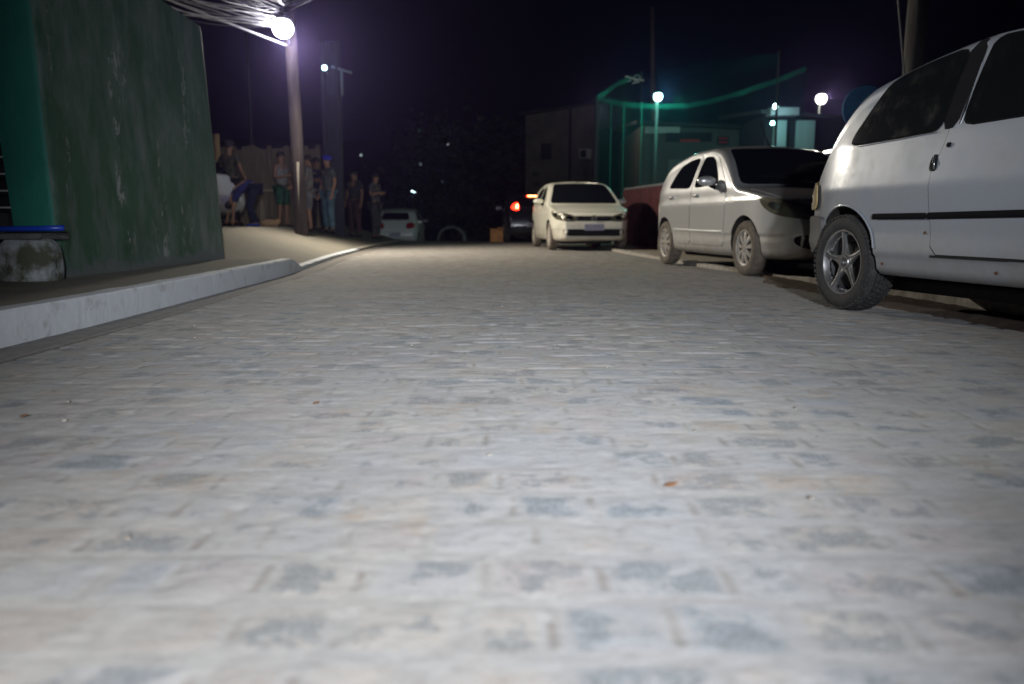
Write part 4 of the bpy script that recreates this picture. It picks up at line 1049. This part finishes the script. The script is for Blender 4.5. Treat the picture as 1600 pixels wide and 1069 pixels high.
person('person in grey shirt with red collar standing just right of the round pole', (-4.47, 17.9, .36), R(-75), dict(elL=(.22, -.1, 1.12), wrL=(.16, -.32, 1.02), haL=(.14, -.4, .99)), skin=M_skin2, shirt=fab('pale_shirt', (.30, .29, .27)), pants=fab('grey_shorts', (.27, .27, .28)), shorts=True, h=.98)
person('person with bright blue cap and pale blue trousers left of the concrete pole', (-4.14, 18.3, .34), R(-40), dict(), skin=M_skin2, shirt=fab('slate_shirt', (.13, .15, .16)), pants=fab('pale_blue_trousers', (.13, .24, .32)), hat=True, hatmat=mat('blue_cap', (.02, .03, .5), .6), h=1.0)
person('person in dark blue clothes standing half hidden between the two poles', (-4.55, 19.0, .36), R(20), armsfold, shirt=fab('dark_blue_shirt', (.02, .03, .07)), pants=fab('black_trousers', (.012, .014, .02)), h=1.0)
person('slim person in black shirt and dark red trousers right of the concrete pole', (-3.88, 20.0, .24), R(-20), dict(), shirt=fab('black_shirt', (.03, .03, .035)), pants=fab('dark_red_trousers', (.07, .03, .03)), h=.93)
person('person with black and white patterned top and dark trousers beside the pale far car', (-3.58, 21.3, .14), R(70), armsfold, skin=M_skin2, shirt=fab('patterned_top', (.22, .22, .22), (.015, .015, .015), 16), pants=fab('patterned_trousers', (.02, .02, .02), (.12, .12, .12), 14), h=1.0)

# ================================================================== right side
M_net, nt, N, L_, b_ = nodes_mat('green_net')
def net_mat(name, col, dens, cell=.25):
    m, nt, N, L, b = nodes_mat(name); b.inputs['Base Color'].default_value = (*col, 1); b.inputs['Roughness'].default_value = .8
    out = N['Material Output']; tr = N.new('ShaderNodeBsdfTransparent'); tl = N.new('ShaderNodeBsdfTranslucent'); tl.inputs['Color'].default_value = (*col, 1)
    m1 = N.new('ShaderNodeMixShader'); m1.inputs[0].default_value = .5; L.new(b.outputs[0], m1.inputs[1]); L.new(tl.outputs[0], m1.inputs[2])
    m2 = N.new('ShaderNodeMixShader'); L.new(tr.outputs[0], m2.inputs[1]); L.new(m1.outputs[0], m2.inputs[2])
    tc = N.new('ShaderNodeTexCoord'); n = N.new('ShaderNodeTexNoise'); n.inputs['Scale'].default_value = 1.2; n.inputs['Detail'].default_value = 4; L.new(tc.outputs['Object'], n.inputs['Vector'])
    r = N.new('ShaderNodeMapRange'); r.inputs[1].default_value = .3; r.inputs[2].default_value = .7; r.inputs[3].default_value = dens * .6; r.inputs[4].default_value = dens * 1.3
    L.new(n.outputs['Fac'], r.inputs[0]); L.new(r.outputs[0], m2.inputs[0]); L.new(m2.outputs[0], out.inputs['Surface']); return m
bpy.data.materials.remove(M_net)
NM = net_mat('green_net', (0.012, 0.18, 0.14), .11); NM2 = net_mat('green_net_gathered', (0.02, 0.40, 0.29), .42)
nc = thing('sports_net', 'tall sagging green net around the court behind the silver car', 'net', (5, 25, 0))
no = Vector((5, 25, 0))
def at_(px, py, y):      # point seen at a pixel of the 1600-wide photo, at depth y
    th = math.atan((534.5 - 350) / 1250); c, s_ = math.cos(th), math.sin(th)
    d = Vector(((px - 800), 1250 * c + (534.5 - py) * s_, -1250 * s_ + (534.5 - py) * c)); return Vector((0, 0, CAM_H)) + d * (y / d.y)
def sheet(name, top, bot, m, parent, o0, n=10, wob=.06, seed=0):
    """cloth between two polylines (same length) with folds"""
    M = MB(); T = [Vector(p) for p in top]; B = [Vector(p) for p in bot]; k = len(T)
    fine_t = []; fine_b = []
    for i in range(k - 1):
        for j in range(8): fine_t.append(T[i].lerp(T[i + 1], j / 8)); fine_b.append(B[i].lerp(B[i + 1], j / 8))
    fine_t.append(T[-1]); fine_b.append(B[-1]); w_ = len(fine_t)
    for r_ in range(n + 1):
        for i in range(w_):
            p = fine_t[i].lerp(fine_b[i], r_ / n); q = wob * float(fbm(i * .35 + seed, r_ * .12, seed, 3)); M.v.append(p + Vector((q, q, 0)) - o0)
    M.f = [(r_ * w_ + i, r_ * w_ + i + 1, (r_ + 1) * w_ + i + 1, (r_ + 1) * w_ + i) for r_ in range(n) for i in range(w_ - 1)]
    return M.build(name, m, parent, smooth=True)
band = [(932, 152, 24.5), (948, 158, 24.5), (985, 165, 24.3), (1028, 167, 24), (1075, 166, 23.6), (1115, 158, 23.2), (1160, 145, 22.8), (1205, 130, 22.4), (1260, 108, 22)]
topl = [at_(*p) for p in band]
botl = [Vector((p.x, p.y, .05)) for p in topl]
sheet('front_net', topl, botl, NM, nc, no, 12, .10, 3)
fold = [at_(a, b - 4, c - .05) for a, b, c in band]; foldb = [at_(a, b + 4, c - .12) for a, b, c in band]
sheet('gathered_edge', fold, foldb, NM2, nc, no, 3, .05, 9)
rt_ = [at_(933, 150, 24.5), at_(965, 128, 28), at_(1003, 113, 33)]
sheet('side_net', rt_, [Vector((p.x, p.y, .05)) for p in rt_], NM, nc, no, 12, .1, 5)
sheet('side_edge', rt_, [p - Vector((0, 0, .16)) for p in rt_], NM2, nc, no, 2, .03, 6)
up_ = [at_(1003, 113, 33), at_(1060, 98, 31), at_(1130, 90, 28), at_(1215, 84, 25)]
sheet('roof_net', up_, [at_(1003, 113, 33), at_(1060, 163, 23.8), at_(1130, 152, 23), at_(1215, 128, 22.3)], net_mat('thin_net', (0.02, 0.22, 0.17), .08), nc, no, 6, .1, 8)
for (a, b, y) in ((932, 150, 24.5), (1003, 112, 33), (1218, 80, 22.4)):
    t_ = at_(a, b, y); MB().tube([Vector((t_.x, t_.y, 0)) - no, t_ - no], .035, 8).build('post', M_cpole, nc, smooth=True)
for a, y in ((955, 24.5), (975, 24.4), (1003, 24.2)):
    t_ = at_(a, 160, y); MB().tube([Vector((t_.x, t_.y, 0)) - no, t_ - no], .018, 6).build('hanging_rope', NM2, nc, smooth=True)

def pole_lamp(px, py, y, m, r, label, lc, pw, poler=.05, sz=.12):
    t_ = at_(px, py, y); o = thing('street_lamp', label, 'street lamp', (t_.x, t_.y + .15, 0))
    MB().tube([(0, 0, -.4), (0, 0, t_.z + .1)], poler, 8).build('pole', mat('lamp_pole_paint', (.07, .08, .075), .6), o, smooth=True)
    hd = MB().ball((0, -.12, t_.z + r * .75), r * .9, 12, (1, 1.1, .5)).build('lamp_head', M_metal, o, smooth=True)
    MB().ball((0, -.16, t_.z), r, 12).build('lamp_lens', m, hd, smooth=True)
    if pw: lamp('lamp_light', 'POINT', (t_.x, t_.y - .75 - r, t_.z - .1), pw, lc, sz)
    return o
pole_lamp(1028, 152, 25.2, M_tealon, .13, 'teal lit floodlight on a slim pole behind the green net', (.22, 1.0, .80), 90)
pole_lamp(1283, 155, 30, M_whiteon, .19, 'white globe lamp on a thin post behind the silver car, near the blue sign', (1, .9, .78), 130, .03)
# low building with pale wall behind the silver car
M_pw = mat('pale_wall', (0.11, 0.115, 0.105), .85, noise=((0.09, 0.095, 0.085), 1.4, .35, .65), bump=.2)
M_roof = mat('dark_roof', (0.03, 0.03, 0.032), .8)
def building(name, label, a, b, y, depth, m, z0=-.4, roof=True, y2=None):
    """a,b: (px, py) of the top corners seen in the photo"""
    A = at_(*a, y); B = at_(*b, y2 or y); o = thing(name, label, 'building', ((A.x + B.x) / 2, (A.y + B.y) / 2, 0)); c = o.location.copy()
    d = (B - A); d.z = 0; n = Vector((-d.y, d.x, 0)).normalized()
    if n.y < 0: n = -n
    P = [A, B, B + n * depth, A + n * depth]; M = MB(); M.v = [Vector((p.x, p.y, z0)) - c for p in P] + [Vector((p.x, p.y, (A.z if i in (0, 3) else B.z))) - c for i, p in enumerate(P)]
    M.f = [(0, 1, 5, 4), (1, 2, 6, 5), (2, 3, 7, 6), (3, 0, 4, 7), (4, 5, 6, 7), (3, 2, 1, 0)]
    M.build('wall', m, o)
    if roof:
        q = MB(); u_ = d.normalized() * .25; e = .12
        Q = [A - u_ - n * .35, B + u_ - n * .35, B + u_ + n * (depth + .2), A - u_ + n * (depth + .2)]
        zz = [A.z, B.z, B.z + .5, A.z + .5]
        q.v = [Vector((p.x, p.y, z + .004)) - c for p, z in zip(Q, zz)] + [Vector((p.x, p.y, z + e)) - c for p, z in zip(Q, zz)]
        q.f = [(0, 1, 5, 4), (1, 2, 6, 5), (2, 3, 7, 6), (3, 0, 4, 7), (4, 5, 6, 7), (3, 2, 1, 0)]; q.build('roof', M_roof, o)
    return o, A, B, n
def on_wall(o, A, B, n, px0, py0, px1, py1, name, m, out=.03, th=.06):
    """panel on a building's face between two photo pixels"""
    def hit(px, py):
        O = Vector((0, 0, CAM_H)); d = at_(px, py, 1.0) - O; t = (A - O).dot(n) / d.dot(n); return O + d * t
    P0, P1 = hit(px0, py1), hit(px1, py0); c = (P0 + P1) / 2; d = (B - A); d.z = 0; d.normalize()
    w_ = abs((P1 - P0).dot(d)); h_ = abs(P1.z - P0.z); ang = math.atan2(d.y, d.x)
    return MB().box(c - n * out - o.location, (w_, th, h_), Matrix.Rotation(ang, 3, 'Z')).build(name, m, o, bevel=.004)
lb, A, B, n = building('low_building', 'long low building with pale wall and red lettered boards behind the silver car', (1003, 196), (1185, 205), 30, 6, M_pw)
M_dk = mat('dark_opening', (0.012, 0.012, 0.014), .8)
on_wall(lb, A, B, n, 1008, 199, 1062, 209, 'pale_fascia', mat('pale_fascia', (.50, .53, .5), .7))
on_wall(lb, A, B, n, 1040, 208, 1112, 222, 'dark_band', M_dk)
M_rs = mat('red_sign', (0.5, 0.02, 0.02), .6)
on_wall(lb, A, B, n, 1062, 219, 1092, 222.5, 'red_stripe', M_rs, .08)
sg = on_wall(lb, A, B, n, 1120, 214, 1138, 227, 'sign_board', M_dk, .05)
on_wall(lb, A, B, n, 1122, 216, 1136, 218.5, 'red_line', M_rs, .09); on_wall(lb, A, B, n, 1122, 222, 1136, 224.5, 'red_line', M_rs, .09)
on_wall(lb, A, B, n, 1042, 250, 1072, 330, 'door', mat('grey_door', (.16, .17, .17), .7))
on_wall(lb, A, B, n, 1164, 200, 1176, 240, 'pier', mat('pale_pier', (.36, .37, .33), .8), .1, .2)
# canteen with pale piers, the lamps' teal light put into their colour
M_tp = mat('teal_lit_wall', (0.30, 0.38, 0.38), .75, noise=((0.3, 0.4, 0.4), 3, .4, .6))
cb, A, B, n = building('small_building', 'small building with dark doorway between pale piers under two bluish lamps', (1196, 180), (1330, 192), 27, 5, M_dk)
for x0, x1 in ((1203, 1226), (1238, 1270)): on_wall(cb, A, B, n, x0, 190, x1, 300, 'pier', M_tp, .12, .22)
on_wall(cb, A, B, n, 1196, 172, 1240, 184, 'fascia', mat('fascia', (.3, .3, .32), .7), .3, .5)
def wall_lamp(px, py, y, r, m, label, pw, lc):
    t_ = at_(px, py, y); o = thing('wall_lamp', label, 'wall lamp', t_)
    MB().ball((0, 0, 0), r, 10).build('lamp_lens', m, o, smooth=True); MB().box((0, .12 + r, .03), (.06, .26, .06)).build('bracket', M_metal, o)
    if pw: lamp('lamp_light', 'POINT', t_ + Vector((0, -.25, 0)), pw, lc, .08)
wall_lamp(1212, 167, 25.9, .085, M_tealon, 'upper of two small bluish lamps on the small building', 24, (.5, .95, 1))
wall_lamp(1207, 193, 26.2, .06, M_tealon, 'lower of two small bluish lamps on the small building', 10, (.5, .95, 1))
tl_ = MB().tube([(-.12, 0, -.02), (.12, 0, .02)], .02, 8).build('tube_lamp', M_whiteon, None, smooth=True); tl_.location = at_(1296, 237, 19); tag(tl_, 'short white tube lamp glowing between the silver car roof and the white car', 'tube lamp')
# potted shrub silhouette in front of the pale piers
def bush(label, loc_, r, m, n=260, name='shrub', cat='shrub', trunk=.4, group=None, leaf=.06, mt=None):
    o = thing(name, label, cat, loc_, 0, group); M = MB(); rr = random.Random(int(loc_[0] * 100) + n)
    MB().tube([(0, 0, -.1), (.03, 0, trunk)], [r * .09, r * .05], 6).build('trunk', mt or M_wood, o)
    cl = [Vector((rr.gauss(0, .45), rr.gauss(0, .45), rr.gauss(0, .4))) * r for _ in range(9)]
    for _ in range(n):
        c = rr.choice(cl) + Vector((rr.gauss(0, 1), rr.gauss(0, 1), rr.gauss(0, .8))) * r * .28 + Vector((0, 0, trunk + r * .7))
        q = Matrix.Rotation(rr.uniform(0, 6.3), 3, 'Z') @ Matrix.Rotation(rr.uniform(-1.2, 1.2), 3, 'X'); s_ = leaf * rr.uniform(.6, 1.4)
        M.add([c + q @ Vector(v) for v in ((-s_ * .5, 0, 0), (0, -s_ * .1, s_ * .3), (s_ * .5, 0, 0), (0, s_ * .1, -s_ * .3))], [(0, 1, 2, 3)])
    M.build('crown', m, o); return o
M_leaf = mat('dark_leaves', (0.03, 0.05, 0.02), .7)
pt = at_(1216, 240, 25.2); bush('dark shrub in front of the pale pier of the small building', (pt.x, 25.2, 0), .42, M_leaf, 500, trunk=1.9, leaf=.14)
# tall cream building and neighbour
M_cb = mat('cream_render', (0.17, 0.15, 0.12), .85, noise=((0.10, 0.09, 0.075), .8, .35, .65), bump=.2)
bb, A, B, n = building('tall_building', 'tall plain cream building with an air conditioner left of the green net', (821, 181), (938, 163), 44, 8, M_cb, -2)
ac = on_wall(bb, A, B, n, 903, 235, 922, 250, 'air_conditioner', mat('ac_white', (.42, .43, .42), .6), .35, .6)
on_wall(bb, A, B, n, 905, 237, 914, 248, 'fan_grille', M_dk, .68, .04)
on_wall(bb, A, B, n, 888, 170, 893, 296, 'down_pipe', M_dk, .08)
on_wall(bb, A, B, n, 845, 225, 862, 250, 'window', M_dk, .04)
b2, A, B, n = building('narrow_building', 'narrow grey building at the left of the tall cream building', (787, 190), (820, 190), 60, 8, mat('grey_violet_render', (.12, .11, .15), .85, noise=((.05, .045, .06), 1, .4, .6)), -3)
on_wall(b2, A, B, n, 795, 205, 812, 225, 'window', M_dk, .05)
lamp('lamp_light', 'POINT', (3.2, 30, 4.6), 60, (1, .85, .65), .3)  # unseen point light with no fixture, lights the tall building's front
# maroon fence beside the pavement
M_mar = mat('maroon_fence_paint', (0.085, 0.018, 0.020), .8, noise=((0.05, 0.012, 0.012), 4, .35, .65))
mf = thing('maroon_fence', 'low maroon board fence between the cream car and the silver car', 'fence', (3.2, 17.5, 0))
fa, fb = Vector((2.82, 20.6, 0)), Vector((4.3, 12.2, 0)); dl = fb - fa; nn = int(dl.length / .19)
pm = MB()
for k in range(nn):
    p = fa.lerp(fb, (k + .5) / nn) - mf.location; pm.box(p + Vector((0, 0, .70)), (.035, .175, 1.36), Matrix.Rotation(math.atan2(dl.y, dl.x) - math.pi / 2, 3, 'Z'), jit=.004)
pm.build('boards', M_mar, mf)
for k in range(5):
    p = fa.lerp(fb, k / 4) - mf.location + Vector((.07, 0, .7)); MB().box(p, (.08, .08, 1.45)).build('post', M_mar, mf)
rl = MB(); rl.tube([fa - mf.location + Vector((.04, 0, 1.41)), fb - mf.location + Vector((.04, 0, 1.41))], .03, 6); rl.build('rail', mat('grey_rail', (.16, .17, .17), .6), mf)
# utility pole, guy wire and blue sign behind the white car
up2 = MB().tube([(0, 0, -.3), (.0, 0, 3.2), (.04, 0, 7)], [.15, .14, .12], 14).build('utility_pole', mat('weathered_concrete', (.07, .066, .062), .85, noise=((.035, .033, .03), 3, .4, .6, (3, 3, .3))), None, smooth=True)
q = at_(1428, 100, 11.5); up2.location = (q.x, 11.5, 0); tag(up2, 'dark round utility pole rising behind the near white car', 'pole')
cable(at_(1414, 130, 11.2), at_(1398, -60, 11.0), 0, .012, M_cab, 'thin guy wire just left of the dark utility pole behind the white car', None)
bs = thing('round_sign', 'round blue board with brown disc peeping out behind the rear of the white car', 'sign', tuple(at_(1352, 172, 11)), R(10))
bd_ = MB().lathe([(0, .0), (.33, .0), (.34, -.02), (.33, -.04), (0, -.04)], Matrix.Rotation(R(90), 4, 'Z') @ Matrix.Rotation(R(35), 4, 'X'), n=32)
bo = bd_.build('board', mat('blue_board', (.03, .11, .21), .6, noise=((.02, .07, .18), 4, .4, .6)), bs, angle=40)
bo.scale = (1.05, 1, .92); MB().lathe([(0, .0), (.15, .0), (.15, -.03)], Matrix.Translation((.10, -.045, .03)) @ Matrix.Rotation(R(90), 4, 'Z'), n=24).build('disc', mat('brown_disc', (.12, .075, .05), .6), bs)
MB().tube([(.02, .05, -.2), (.02, .05, -2.1)], .03, 8).build('sign_post', M_metal, bs)
# far tall reddish pole with cross arm
q = at_(1030, 100, 34); rp_ = MB().tube([(0, 0, -1), (-.35, 0, q.z + 2.2)], [.12, .09], 8).build('far_pole', mat('reddish_pole', (.12, .07, .07), .8), None, smooth=True); rp_.location = (q.x, 34, 0); tag(rp_, 'tall leaning reddish pole behind the teal lamp', 'pole')
# cut tree / bird-like pale leaves on the net corner
q = at_(992, 124, 30); MB_ = MB()
for k in range(9): MB_.box((random.uniform(-.3, .3), random.uniform(-.1, .1), random.uniform(-.14, .14)), (.16, .02, .05), Matrix.Rotation(random.uniform(-1, 1), 3, 'Y'))
MB_.tube([(-.35, 0, .1), (0, 0, 0), (.35, 0, -.05)], .03, 5)
pk = MB_.build('torn_cloth', mat('pale_cloth', (.35, .4, .4), .8), None); pk.location = q; tag(pk, 'scrap of pale cloth caught on top of the green net', 'cloth')

# ================================================================== far hillside: houses and lights
rh = random.Random(12)
M_h = [mat('house_%s' % c, v, .9) for c, v in (('grey', (.12, .12, .13)), ('tan', (.14, .11, .08)), ('pale', (.2, .2, .2)))]
def hz(x, y): return -2.55 + float(sstep(70, 240, y) * (27 + 7 * fbm(x / 70, y / 70, 3) + 10 * sstep(0, 80, x) * sstep(120, 60, abs(x - 20))))
for k, (px, y) in enumerate(((598, 120), (640, 150), (668, 105), (683, 175), (705, 135), (722, 165), (735, 110), (748, 150), (764, 185), (778, 125), (706, 200), (626, 190), (660, 215), (742, 210))):
    x = (px - 800) / 1250 * y; z = hz(x, y); w_, d_, h_ = rh.uniform(5, 8), rh.uniform(5, 7), rh.uniform(3, 5.5)
    o = thing('hillside_house', 'unlit small house on the dark hillside beyond the end of the street', 'house', (x, y, z), rh.uniform(-.4, .4), 'houses on the dark hillside')
    MB().box((0, 0, h_ / 2 - 1), (w_, d_, h_ + 2)).build('wall', M_h[k % 3], o)
    MB().prism([(-d_ / 2 - .4, h_), (d_ / 2 + .4, h_), (0, h_ + 1.3)], -w_ / 2 - .3, w_ / 2 + .3).build('roof', M_roof, o)
    for sx in (-.28, .22): MB().box((sx * w_, -d_ / 2 - .02, h_ * .55), (1.1, .06, 1.1)).build('window', M_dk, o)
for px, py, y, r, m, lb_ in ((645, 302, 70, .20, 'b', 'brighter bluish lamp just above the pale far car'), (691, 277, 90, .22, 'b', 'bluish lamp on the hillside in the middle of the view'), (657, 257, 120, .2, 'd', 'faint lamp on the hillside above the pale far car'),
        (683, 229, 150, .28, 'd', 'left one of two close faint lamps high on the hillside'), (699, 226, 150, .28, 'd', 'right one of two close faint lamps high on the hillside'), (564, 243, 130, .2, 'd', 'faint lamp right of the concrete pole'), (656, 205, 200, .3, 'g', 'highest and faintest greenish lamp over the hillside')):
    mm = {'b': ((.6, .88, 1.0), 16), 'd': ((.65, .8, .8), .6), 'g': ((.2, .7, .55), .25)}[m]
    t_ = at_(px, py, y); g = hz(t_.x, y) if y > 66 else -2; o = thing('distant_lamp', lb_, 'lamp', (t_.x, y, g))
    MB().ball((0, 0, t_.z - g), r, 8).build('lamp_lens', mat('lit_' + m + str(px), (1, 1, 1), .5, emit=mm[0], estr=mm[1]), o, smooth=True)
    MB().tube([(0, .3, -.5), (0, .3, t_.z - g + .2)], .08, 5).build('pole', M_metal, o)
bush('dark bushy tree on the slope at the end of the street', (-3.0, 46, -1.8), 3.2, M_leaf, 2600, 'tree', 'tree', 2.0, None, .4)
bush('dark spreading tree left of the narrow grey building', (-.6, 56, -2.2), 3.0, M_leaf, 2400, 'tree', 'tree', 2.5, None, .4)

# ================================================================== haze
hm, nt, N, L_, b_ = nodes_mat('haze_air'); N.remove(b_)
pv = N.new('ShaderNodeVolumePrincipled'); pv.inputs['Color'].default_value = (.46, .38, 1.0, 1); pv.inputs['Density'].default_value = .0014; pv.inputs['Anisotropy'].default_value = .86  # thin haze, tinted violet to stand in for lens glow around the lamps
L_.new(pv.outputs[0], N['Material Output'].inputs['Volume'])
hz_ = MB().box((0, 270, 28), (860, 720, 76)).build('haze', hm); hz_['kind'] = 'stuff'
